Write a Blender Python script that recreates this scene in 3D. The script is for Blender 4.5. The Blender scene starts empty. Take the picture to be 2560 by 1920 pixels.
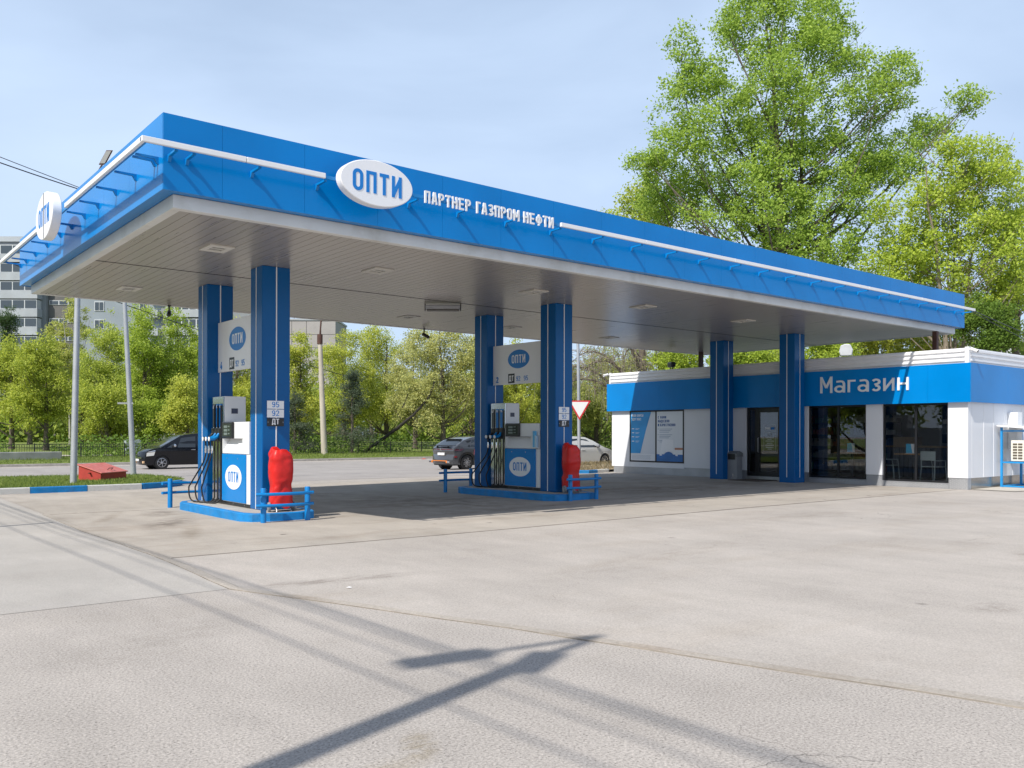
import bpy, bmesh, math, random
import numpy as np
from mathutils import Vector, Matrix

R = math.radians
SC = bpy.context.scene
COL = SC.collection

# ------------------------------------------------------------------ camera
YAW, PITCH, ROLL = 0.8880, 0.0024, 0.0017
fw = Vector((math.cos(YAW), math.sin(YAW), 0)); rt = Vector((math.sin(YAW), -math.cos(YAW), 0)); up = Vector((0, 0, 1))
f2 = fw * math.cos(PITCH) + up * math.sin(PITCH); u2 = up * math.cos(PITCH) - fw * math.sin(PITCH)
r3 = rt * math.cos(ROLL) + u2 * math.sin(ROLL); u3 = u2 * math.cos(ROLL) - rt * math.sin(ROLL)
cam = bpy.data.cameras.new('camera'); camo = bpy.data.objects.new('camera', cam); COL.objects.link(camo)
M = Matrix.Identity(4)
for i in range(3):
    M[i][0] = r3[i]; M[i][1] = u3[i]; M[i][2] = -f2[i]
M[2][3] = 1.6
camo.matrix_world = M
cam.sensor_width = 36; cam.sensor_fit = 'HORIZONTAL'; cam.lens = 30.594; cam.shift_y = 0.04625
cam.clip_start = 0.1; cam.clip_end = 3000
SC.camera = camo

# ------------------------------------------------------------------ light
KX, KY = 0.97, 0.23                      # shadow shift per metre of height
sun_dir = Vector((-KX, -KY, 1.0)).normalized()
elev = math.asin(sun_dir.z); azim = math.atan2(sun_dir.x, sun_dir.y)
world = bpy.data.worlds.new('World'); SC.world = world; world.use_nodes = True
nt = world.node_tree; nt.nodes.clear()
N = nt.nodes.new; L = nt.links.new
out = N('ShaderNodeOutputWorld'); bg = N('ShaderNodeBackground'); sky = N('ShaderNodeTexSky')
sky.sky_type = 'NISHITA'; sky.sun_disc = False; sky.sun_elevation = elev; sky.sun_rotation = azim
sky.air_density = 1.0; sky.dust_density = 1.5; sky.ozone_density = 1.6; sky.altitude = 150
bg.inputs['Strength'].default_value = 0.12
# thin high cloud: stretched noise over the view direction
tc = N('ShaderNodeTexCoord'); mp = N('ShaderNodeMapping'); mp.inputs['Scale'].default_value = (1.0, 1.4, 2.6)
mp.inputs['Rotation'].default_value = (0.25, 0.15, 0.5)
nz = N('ShaderNodeTexNoise'); nz.inputs['Scale'].default_value = 1.7; nz.inputs['Detail'].default_value = 7; nz.inputs['Roughness'].default_value = 0.48; nz.inputs['Distortion'].default_value = 0.6
cr = N('ShaderNodeValToRGB'); cr.color_ramp.elements[0].position = 0.36; cr.color_ramp.elements[0].color = (0.62, 0.62, 0.62, 1)
cr.color_ramp.elements[1].position = 0.68; cr.color_ramp.elements[1].color = (1, 1, 1, 1)
mx = N('ShaderNodeMix'); mx.data_type = 'RGBA'; mx.inputs['B'].default_value = (5.05, 6.3, 8.2, 1)
L(tc.outputs['Generated'], mp.inputs['Vector']); L(mp.outputs[0], nz.inputs['Vector']); L(nz.outputs['Fac'], cr.inputs['Fac'])
sx = N('ShaderNodeSeparateXYZ'); hz = N('ShaderNodeMapRange'); hz.inputs['From Min'].default_value = .40; hz.inputs['From Max'].default_value = .85; hz.inputs['To Min'].default_value = 1; hz.inputs['To Max'].default_value = .12
hm = N('ShaderNodeMath'); hm.operation = 'MULTIPLY'
L(tc.outputs['Generated'], sx.inputs[0]); L(sx.outputs['Z'], hz.inputs['Value']); L(cr.outputs['Color'], hm.inputs[0]); L(hz.outputs[0], hm.inputs[1]); L(hm.outputs[0], mx.inputs['Factor']); L(sky.outputs['Color'], mx.inputs['A']); L(mx.outputs['Result'], bg.inputs['Color']); L(bg.outputs[0], out.inputs['Surface'])
sun = bpy.data.lights.new('sun', 'SUN'); sun.energy = 4.6; sun.angle = R(0.53); sun.color = (1.0, 0.95, 0.87)
suno = bpy.data.objects.new('sun', sun); COL.objects.link(suno); suno.location = (-20, -10, 40)
suno.rotation_euler = (-sun_dir).to_track_quat('-Z', 'Y').to_euler()
SC.view_settings.view_transform = 'Standard'; SC.view_settings.look = 'None'; SC.view_settings.exposure = 0.15; SC.view_settings.gamma = 1
SC.cycles.max_bounces = 8; SC.cycles.transparent_max_bounces = 12

# ------------------------------------------------------------------ helpers
class MB:
    """collects faces and links them as one mesh object"""
    def __init__(s): s.v = []; s.f = []
    def add(s, vs, fs):
        o = len(s.v); s.v += [tuple(p) for p in vs]; s.f += [tuple(i + o for i in q) for q in fs]; return s
    def box(s, x0, x1, y0, y1, z0, z1):
        return s.add([(x0,y0,z0),(x1,y0,z0),(x1,y1,z0),(x0,y1,z0),(x0,y0,z1),(x1,y0,z1),(x1,y1,z1),(x0,y1,z1)],
                     [(0,3,2,1),(4,5,6,7),(0,1,5,4),(1,2,6,5),(2,3,7,6),(3,0,4,7)])
    def obox(s, c, ax, ay, az, hx, hy, hz):
        c, ax, ay, az = Vector(c), Vector(ax), Vector(ay), Vector(az)
        vs = [c + ax*hx*i + ay*hy*j + az*hz*k for k in (-1,1) for j in (-1,1) for i in (-1,1)]
        return s.add(vs, [(0,2,3,1),(4,5,7,6),(0,1,5,4),(1,3,7,5),(3,2,6,7),(2,0,4,6)])
    def prism(s, poly, fn, a, b):
        """poly of 2-D points, fn(u, v, w) -> 3-D"""
        n = len(poly); vs = [fn(u, v, a) for u, v in poly] + [fn(u, v, b) for u, v in poly]
        return s.add(vs, [tuple(range(n-1, -1, -1)), tuple(range(n, 2*n))] + [(i, (i+1) % n, n+(i+1) % n, n+i) for i in range(n)])
    def tube(s, pts, r, n=8, cap=True):
        pts = [Vector(p) for p in pts]; k = len(pts); rs = r if isinstance(r, (list, tuple)) else [r]*k
        o = len(s.v); pu = None
        for i, p in enumerate(pts):
            t = (pts[min(i+1, k-1)] - pts[max(i-1, 0)]).normalized()
            a = pu - t*pu.dot(t) if pu is not None else (t.cross(Vector((0,0,1))) if abs(t.z) < .95 else t.cross(Vector((1,0,0))))
            a.normalize(); b = t.cross(a); pu = a
            for j in range(n):
                q = 2*math.pi*j/n; s.v.append(tuple(p + (a*math.cos(q) + b*math.sin(q))*rs[i]))
        for i in range(k-1):
            for j in range(n):
                s.f.append((o+i*n+j, o+i*n+(j+1) % n, o+(i+1)*n+(j+1) % n, o+(i+1)*n+j))
        if cap:
            s.f.append(tuple(o+j for j in range(n-1, -1, -1))); s.f.append(tuple(o+(k-1)*n+j for j in range(n)))
        return s
    def lathe(s, prof, org, axis, n=24):
        """prof [(radius, height)] turned about axis through org"""
        org = Vector(org); t = Vector(axis).normalized()
        a = t.cross(Vector((0,0,1))) if abs(t.z) < .9 else t.cross(Vector((1,0,0))); a.normalize(); b = t.cross(a); o = len(s.v)
        for r, h in prof:
            for j in range(n):
                q = 2*math.pi*j/n; s.v.append(tuple(org + t*h + (a*math.cos(q)+b*math.sin(q))*r))
        for i in range(len(prof)-1):
            for j in range(n):
                s.f.append((o+i*n+j, o+i*n+(j+1) % n, o+(i+1)*n+(j+1) % n, o+(i+1)*n+j))
        s.f.append(tuple(o+j for j in range(n-1, -1, -1))); s.f.append(tuple(o+(len(prof)-1)*n+j for j in range(n)))
        return s
    def stroke(s, pts, t, fn, a, b, closed=False):
        pts = [Vector((p[0], p[1])) for p in pts]; n = len(pts); Lf = []; Rt = []
        for i, p in enumerate(pts):
            d0 = (p - pts[i-1]) if (i > 0 or closed) else None
            d1 = (pts[(i+1) % n] - p) if (i < n-1 or closed) else None
            d0 = (d0 or d1).normalized(); d1 = (d1 or d0).normalized()
            n0 = Vector((-d0.y, d0.x)); n1 = Vector((-d1.y, d1.x)); m = n0 + n1
            m = n0 if m.length < 1e-4 else m.normalized()
            k = min(1/max(m.dot(n0), .1), 1.6)
            Lf.append(p + m*t/2*k); Rt.append(p - m*t/2*k)
        o = len(s.v)
        for q in range(n):
            for P in (Lf[q], Rt[q]):
                s.v.append(tuple(fn(P.x, P.y, a))); s.v.append(tuple(fn(P.x, P.y, b)))
        for i in range(n if closed else n-1):
            p, q = o+4*i, o+4*((i+1) % n)
            s.f += [(p+1, q+1, q+3, p+3), (p, p+2, q+2, q), (p, q, q+1, p+1), (p+2, p+3, q+3, q+2)]
        if not closed:
            s.f += [(o, o+1, o+3, o+2), (o+4*(n-1), o+4*(n-1)+2, o+4*(n-1)+3, o+4*(n-1)+1)]
        return s
    def build(s, name, mat, parent=None, smooth=False, bevel=0, world=False, angle=40, seg=2):
        me = bpy.data.meshes.new(name)
        vs = s.v
        if world and parent is not None:
            inv = MW[parent.name].inverted(); vs = [tuple(inv @ Vector(p)) for p in vs]
        me.from_pydata(vs, [], s.f); me.update()
        bm = bmesh.new(); bm.from_mesh(me); bmesh.ops.recalc_face_normals(bm, faces=bm.faces); bm.to_mesh(me); bm.free()
        me.materials.append(mat)
        if smooth:
            me.shade_smooth(); me.set_sharp_from_angle(angle=R(angle))
        o = bpy.data.objects.new(name, me); COL.objects.link(o)
        if parent is not None:
            o.parent = parent; MW[o.name] = MW[parent.name]
        else:
            MW[o.name] = Matrix.Identity(4)
        if bevel:
            m = o.modifiers.new('bevel', 'BEVEL'); m.width = bevel; m.segments = seg; m.limit_method = 'ANGLE'; m.angle_limit = R(35)
        return o
MW = {}
def tag(o, label, cat, group=None):
    o['label'] = label; o['category'] = cat
    if group: o['group'] = group
    return o
def thing(name, label, cat, loc=(0,0,0), rz=0, group=None):
    o = bpy.data.objects.new(name, None); COL.objects.link(o); o.location = loc; o.rotation_euler = (0,0,rz); o.empty_display_size = .2
    MW[o.name] = Matrix.Translation(Vector(loc)) @ Matrix.Rotation(rz, 4, 'Z')
    return tag(o, label, cat, group)
def kind(o, k): o['kind'] = k; return o
def dup(o, loc, rz=None, label=None, parent=None):
    c = o.copy(); COL.objects.link(c)
    if parent is None:
        c.location = loc
        if rz is not None: c.rotation_euler = (0,0,rz)
        MW[c.name] = Matrix.Translation(Vector(loc)) @ Matrix.Rotation(c.rotation_euler.z, 4, 'Z')
        if label: c['label'] = label
    else:
        c.parent = parent
    for ch in list(o.children): dup(ch, None, parent=c)
    return c
def S(t): t = min(max(t, 0), 1); return t*t*(3-2*t)
def zg(x, y):
    return -.25*S((y-26)/18) - .08*S((22-x)/14)*S((y-11)/6)*(1-S((y-26)/18))
def zv(x, y):                      # grass beyond the road
    return -.10 + .15*S((y-52)/5) + .35*S((y-57)/25)
def sheet(name, poly, mat, zf, off=0, step=1.0, parent=None, fine=False):
    bm = bmesh.new(); vs = [bm.verts.new((x, y, 0)) for x, y in poly]; bm.faces.new(vs)
    xs = [p[0] for p in poly]; ys = [p[1] for p in poly]
    for ax, lo, hi in ((0, min(xs), max(xs)), (1, min(ys), max(ys))):
        q = math.ceil(lo/step)*step
        while q < hi:
            co = (q,0,0) if ax == 0 else (0,q,0); no = (1,0,0) if ax == 0 else (0,1,0)
            bmesh.ops.bisect_plane(bm, geom=bm.verts[:]+bm.edges[:]+bm.faces[:], plane_co=co, plane_no=no); q += step if not fine or -6 <= q < 62 else 12
    for v in bm.verts: v.co.z = zf(v.co.x, v.co.y) + off
    bmesh.ops.recalc_face_normals(bm, faces=bm.faces)
    if sum(f.normal.z for f in bm.faces) < 0: bmesh.ops.reverse_faces(bm, faces=bm.faces)
    me = bpy.data.meshes.new(name); bm.to_mesh(me); bm.free(); me.materials.append(mat)
    o = bpy.data.objects.new(name, me); COL.objects.link(o); MW[o.name] = Matrix.Identity(4)
    if parent: o.parent = parent
    return o

# ------------------------------------------------------------------ materials
MATS = {}
def mat(name, col, rough=.5, metal=0., var=0.0, vscale=3., bump=0., bscale=40., spec=.5, coat=0., stretch=(1,1,1), dirt=None, dscale=1.2, rvar=0.):
    """principled + optional noise in colour, bump and a second stain colour"""
    if name in MATS: return MATS[name]
    m = bpy.data.materials.new(name); m.use_nodes = True; t = m.node_tree; p = t.nodes['Principled BSDF']
    p.inputs['Base Color'].default_value = (*col, 1); p.inputs['Roughness'].default_value = rough; p.inputs['Metallic'].default_value = metal
    p.inputs['Specular IOR Level'].default_value = spec; p.inputs['Coat Weight'].default_value = coat; p.inputs['Coat Roughness'].default_value = .08
    tc = t.nodes.new('ShaderNodeTexCoord'); mp = t.nodes.new('ShaderNodeMapping'); mp.inputs['Scale'].default_value = stretch
    t.links.new(tc.outputs['Object'], mp.inputs['Vector'])
    last = None
    if var:
        n = t.nodes.new('ShaderNodeTexNoise'); n.inputs['Scale'].default_value = vscale; n.inputs['Detail'].default_value = 5
        r = t.nodes.new('ShaderNodeValToRGB'); a, b = r.color_ramp.elements
        a.position, b.position = .3, .72; a.color = (*[c*(1-var) for c in col], 1); b.color = (*[min(c*(1+var), 1) for c in col], 1)
        t.links.new(mp.outputs[0], n.inputs['Vector']); t.links.new(n.outputs['Fac'], r.inputs['Fac']); last = r.outputs['Color']
        if rvar:
            mr = t.nodes.new('ShaderNodeMapRange'); mr.inputs['To Min'].default_value = rough-rvar; mr.inputs['To Max'].default_value = rough+rvar
            t.links.new(n.outputs['Fac'], mr.inputs['Value']); t.links.new(mr.outputs[0], p.inputs['Roughness'])
    if dirt:
        n2 = t.nodes.new('ShaderNodeTexNoise'); n2.inputs['Scale'].default_value = dscale; n2.inputs['Detail'].default_value = 8; n2.inputs['Roughness'].default_value = .65
        r2 = t.nodes.new('ShaderNodeValToRGB'); r2.color_ramp.elements[0].position = .5; r2.color_ramp.elements[1].position = .75
        r2.color_ramp.elements[0].color = (0,0,0,1); r2.color_ramp.elements[1].color = (.8,.8,.8,1)
        mx = t.nodes.new('ShaderNodeMix'); mx.data_type = 'RGBA'; mx.inputs['B'].default_value = (*dirt, 1); mx.inputs['A'].default_value = (*col, 1)
        t.links.new(mp.outputs[0], n2.inputs['Vector']); t.links.new(n2.outputs['Fac'], r2.inputs['Fac']); t.links.new(r2.outputs['Color'], mx.inputs['Factor'])
        if last: t.links.new(last, mx.inputs['A'])
        last = mx.outputs['Result']
    if last: t.links.new(last, p.inputs['Base Color'])
    if bump:
        n3 = t.nodes.new('ShaderNodeTexNoise'); n3.inputs['Scale'].default_value = bscale; n3.inputs['Detail'].default_value = 4
        bp = t.nodes.new('ShaderNodeBump'); bp.inputs['Strength'].default_value = bump; bp.inputs['Distance'].default_value = .02
        t.links.new(mp.outputs[0], n3.inputs['Vector']); t.links.new(n3.outputs['Fac'], bp.inputs['Height']); t.links.new(bp.outputs[0], p.inputs['Normal'])
    MATS[name] = m; return m
def ground_mat(name, col, grain, gscale, blot, stain, stain_amt, spot=0., bump=.5, marks=(), drips=0., cracks=0.):
    """worn asphalt / concrete: fine grains, broad blotches, dark specks, brown stains"""
    m = bpy.data.materials.new(name); m.use_nodes = True; t = m.node_tree; p = t.nodes['Principled BSDF']; p.inputs['Roughness'].default_value = .92; p.inputs['Specular IOR Level'].default_value = .25
    nd = t.nodes.new; lk = t.links.new
    tc = nd('ShaderNodeTexCoord')
    def noise(sc, det, ro=.6, st=None):
        n = nd('ShaderNodeTexNoise'); n.inputs['Scale'].default_value = sc; n.inputs['Detail'].default_value = det; n.inputs['Roughness'].default_value = ro
        if st:
            mp = nd('ShaderNodeMapping'); mp.inputs['Scale'].default_value = st; lk(tc.outputs['Object'], mp.inputs['Vector']); lk(mp.outputs[0], n.inputs['Vector'])
        else: lk(tc.outputs['Object'], n.inputs['Vector'])
        return n.outputs['Fac']
    def rng(src, a, b, lo, hi):
        r = nd('ShaderNodeMapRange'); r.inputs['From Min'].default_value = a; r.inputs['From Max'].default_value = b; r.inputs['To Min'].default_value = lo; r.inputs['To Max'].default_value = hi; lk(src, r.inputs['Value']); return r.outputs[0]
    def mul(a, b):
        q = nd('ShaderNodeMath'); q.operation = 'MULTIPLY'; lk(a, q.inputs[0]); lk(b, q.inputs[1]); return q.outputs[0]
    g = noise(gscale, 3, .7); f = mul(rng(g, .25, .75, 1-grain, 1+grain), rng(noise(.35, 6, .6), .3, .7, 1-blot, 1+blot))
    f = mul(f, rng(noise(2.2, 5, .6, (1, .35, 1)), .3, .7, 1-blot*.7, 1+blot*.7))
    if spot:
        v = nd('ShaderNodeTexVoronoi'); v.inputs['Scale'].default_value = 34; lk(tc.outputs['Object'], v.inputs['Vector'])
        f = mul(f, rng(v.outputs['Distance'], .05, .22, 1-spot, 1))
    dv = nd('ShaderNodeTexVoronoi'); dv.inputs['Scale'].default_value = 1.35; lk(tc.outputs['Object'], dv.inputs['Vector'])       # scattered oil drips
    dr = nd('ShaderNodeMath'); dr.operation = 'ADD'; lk(dv.outputs['Distance'], dr.inputs[0]); lk(rng(noise(9, 4), .3, .7, -.05, .05), dr.inputs[1])
    sp = nd('ShaderNodeSeparateColor'); lk(dv.outputs['Color'], sp.inputs[0])
    da = nd('ShaderNodeMath'); da.operation = 'MULTIPLY'; lk(rng(dr.outputs[0], .02, .10, 1, 0), da.inputs[0]); lk(rng(sp.outputs[0], .45, 1, 0, drips), da.inputs[1])
    db = nd('ShaderNodeMath'); db.operation = 'SUBTRACT'; db.inputs[0].default_value = 1; lk(da.outputs[0], db.inputs[1]); f = mul(f, db.outputs[0])
    wv = nd('ShaderNodeMix'); wv.data_type = 'VECTOR'; wv.inputs['Factor'].default_value = .22; nv = nd('ShaderNodeTexNoise'); nv.inputs['Scale'].default_value = 1.1; nv.inputs['Detail'].default_value = 6; lk(tc.outputs['Object'], nv.inputs['Vector'])
    lk(tc.outputs['Object'], wv.inputs['A']); va = nd('ShaderNodeVectorMath'); va.operation = 'SCALE'; va.inputs['Scale'].default_value = 6; lk(nv.outputs['Color'], va.inputs[0]); vb = nd('ShaderNodeVectorMath'); lk(tc.outputs['Object'], vb.inputs[0]); lk(va.outputs[0], vb.inputs[1]); lk(vb.outputs[0], wv.inputs['B'])
    cv = nd('ShaderNodeTexVoronoi'); cv.feature = 'DISTANCE_TO_EDGE'; cv.inputs['Scale'].default_value = .22; lk(wv.outputs['Result'], cv.inputs['Vector'])
    ck = nd('ShaderNodeMath'); ck.operation = 'MULTIPLY'; lk(rng(cv.outputs['Distance'], .0, .0022, 1, 0), ck.inputs[0]); lk(rng(noise(.3, 3), .5, .62, 0, cracks), ck.inputs[1])
    cb = nd('ShaderNodeMath'); cb.operation = 'SUBTRACT'; cb.inputs[0].default_value = 1; lk(ck.outputs[0], cb.inputs[1]); f = mul(f, cb.outputs[0])
    cm = nd('ShaderNodeMix'); cm.data_type = 'RGBA'; cm.blend_type = 'MULTIPLY'; cm.inputs['Factor'].default_value = 1
    mx = nd('ShaderNodeMix'); mx.data_type = 'RGBA'; mx.inputs['A'].default_value = (*col, 1); mx.inputs['B'].default_value = (*stain, 1)
    lk(rng(noise(.55, 8, .62, (.5, 1.3, 1)), .52, .78, 0, stain_amt), mx.inputs['Factor'])
    last = mx.outputs['Result']
    for (x_, y_, rx_, ry_, rot, mc, ms_) in marks:         # oil, dirt and painted canopy shade: a ragged patch each
        a = nd('ShaderNodeMapping'); a.vector_type = 'TEXTURE'; a.inputs['Location'].default_value = (x_, y_, 0); a.inputs['Rotation'].default_value = (0, 0, R(rot)); a.inputs['Scale'].default_value = (rx_, ry_, 40)
        lk(tc.outputs['Object'], a.inputs['Vector']); ln = nd('ShaderNodeVectorMath'); ln.operation = 'LENGTH'; lk(a.outputs[0], ln.inputs[0])
        k_ = mul(rng(ln.outputs['Value'], .25, 1, 1, 0), rng(noise(1.6/max(rx_, .3)+1.5, 7, .68, (1, rx_/ry_*.5+.5, 1)), .38, .62, 0, ms_))
        m2 = nd('ShaderNodeMix'); m2.data_type = 'RGBA'; m2.inputs['B'].default_value = (*mc, 1); lk(k_, m2.inputs['Factor']); lk(last, m2.inputs['A']); last = m2.outputs['Result']
    lk(last, cm.inputs['A']); lk(f, cm.inputs['B']); lk(cm.outputs['Result'], p.inputs['Base Color'])
    bp = nd('ShaderNodeBump'); bp.inputs['Strength'].default_value = bump; bp.inputs['Distance'].default_value = .008; lk(g, bp.inputs['Height']); lk(bp.outputs[0], p.inputs['Normal'])
    return m
def leaf_mat(name, col, var=.35):
    m = bpy.data.materials.new(name); m.use_nodes = True; t = m.node_tree; t.nodes.clear(); nd = t.nodes.new; lk = t.links.new
    o = nd('ShaderNodeOutputMaterial'); d = nd('ShaderNodeBsdfPrincipled'); tr = nd('ShaderNodeBsdfTranslucent'); ms = nd('ShaderNodeMixShader'); ms.inputs[0].default_value = .5
    d.inputs['Roughness'].default_value = .55; d.inputs['Specular IOR Level'].default_value = .35
    ge = nd('ShaderNodeNewGeometry'); r = nd('ShaderNodeValToRGB'); a, b = r.color_ramp.elements
    a.color = (col[0]*(1-var), col[1]*(1-var*.8), col[2]*(1-var*.5), 1); b.color = (col[0]*(1+var), col[1]*(1+var*.75), col[2]*(1+var), 1)
    lk(ge.outputs['Random Per Island'], r.inputs['Fac']); lk(r.outputs[0], d.inputs['Base Color']); lk(r.outputs[0], tr.inputs['Color'])
    lk(d.outputs[0], ms.inputs[1]); lk(tr.outputs[0], ms.inputs[2]); lk(ms.outputs[0], o.inputs['Surface'])
    return m
def glass_mat(name, tint=(.75,.78,.8), base_refl=.06):
    m = bpy.data.materials.new(name); m.use_nodes = True; t = m.node_tree; t.nodes.clear(); nd = t.nodes.new; lk = t.links.new
    o = nd('ShaderNodeOutputMaterial'); tr = nd('ShaderNodeBsdfTransparent'); gl = nd('ShaderNodeBsdfGlossy'); ms = nd('ShaderNodeMixShader'); fr = nd('ShaderNodeFresnel')
    tr.inputs[0].default_value = (*tint, 1); gl.inputs['Roughness'].default_value = .01; fr.inputs['IOR'].default_value = 1.52
    ma = nd('ShaderNodeMath'); ma.operation = 'MULTIPLY_ADD'; ma.inputs[1].default_value = .95; ma.inputs[2].default_value = base_refl*.4
    lk(fr.outputs[0], ma.inputs[0]); lk(ma.outputs[0], ms.inputs[0]); lk(tr.outputs[0], ms.inputs[1]); lk(gl.outputs[0], ms.inputs[2]); lk(ms.outputs[0], o.inputs['Surface'])
    return m
BLUE = mat('blue_composite_panel', (.0,.20,.56), .20, var=.09, vscale=.8, spec=.26, rvar=.05)
BLUE2 = mat('blue_painted_steel', (.0,.19,.51), .38, var=.10, vscale=4, bump=.05, bscale=30)
BLUEK = mat('blue_kerb_paint', (.001,.20,.52), .6, var=.16, vscale=5, bump=.3, bscale=25, dirt=(.05,.20,.42), dscale=3)
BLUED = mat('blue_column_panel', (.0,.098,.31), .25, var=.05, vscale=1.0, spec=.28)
BLUEL = mat('blue_print', (.001,.19,.58), .35)
WHITE = mat('white_coated_metal', (.80,.80,.80), .32, var=.03, vscale=1.5)
WHITEW = mat('white_wall_panel', (.74,.75,.775), .38, var=.02, vscale=1)
WHITES = mat('white_sign_face', (.84,.84,.85), .3)
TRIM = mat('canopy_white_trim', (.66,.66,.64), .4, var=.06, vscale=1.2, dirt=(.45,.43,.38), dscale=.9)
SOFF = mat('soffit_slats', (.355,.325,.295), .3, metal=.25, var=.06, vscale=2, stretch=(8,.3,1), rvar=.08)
DARKM = mat('dark_metal', (.02,.02,.022), .4, var=.2)
BLACKP = mat('black_plastic', (.012,.012,.013), .35)
RUBBER = mat('rubber', (.015,.015,.016), .7, var=.2, vscale=10)
STEEL = mat('polished_steel', (.62,.62,.62), .13, metal=1., var=.05, vscale=3, stretch=(1,1,.2))
GALV = mat('galvanised_steel', (.42,.43,.45), .45, metal=.6, var=.12, vscale=3)
GREYP = mat('grey_painted_metal', (.26,.27,.29), .5, var=.1)
CHROME = mat('chrome', (.75,.75,.77), .08, metal=1.)
BROWN = mat('brown_steel_post', (.075,.03,.02), .6, var=.2)
REDC = mat('red_vinyl_cover', (.60,.015,.012), .42, var=.16, vscale=5, bump=.35, bscale=7, spec=.4)
REDB = mat('red_painted_box', (.56,.15,.12), .6, var=.15, vscale=5, dirt=(.5,.26,.22), dscale=4)
CONC = mat('concrete', (.40,.38,.35), .9, var=.14, vscale=3, bump=.3, bscale=30, dirt=(.25,.23,.2), dscale=2)
CONCK = mat('kerb_concrete', (.42,.39,.36), .9, var=.16, vscale=4, bump=.4, bscale=20, dirt=(.24,.21,.18), dscale=3)
KERBW = mat('white_kerb_paint', (.62,.62,.60), .75, var=.1, vscale=5, dirt=(.4,.38,.35), dscale=5)
GLASS = glass_mat('window_glass', (.92,.94,.95), .03)
CARGL = mat('car_glass', (.02,.025,.03), .05, spec=.8)
LENS = mat('lamp_lens', (.75,.75,.72), .12, spec=.7)
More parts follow.
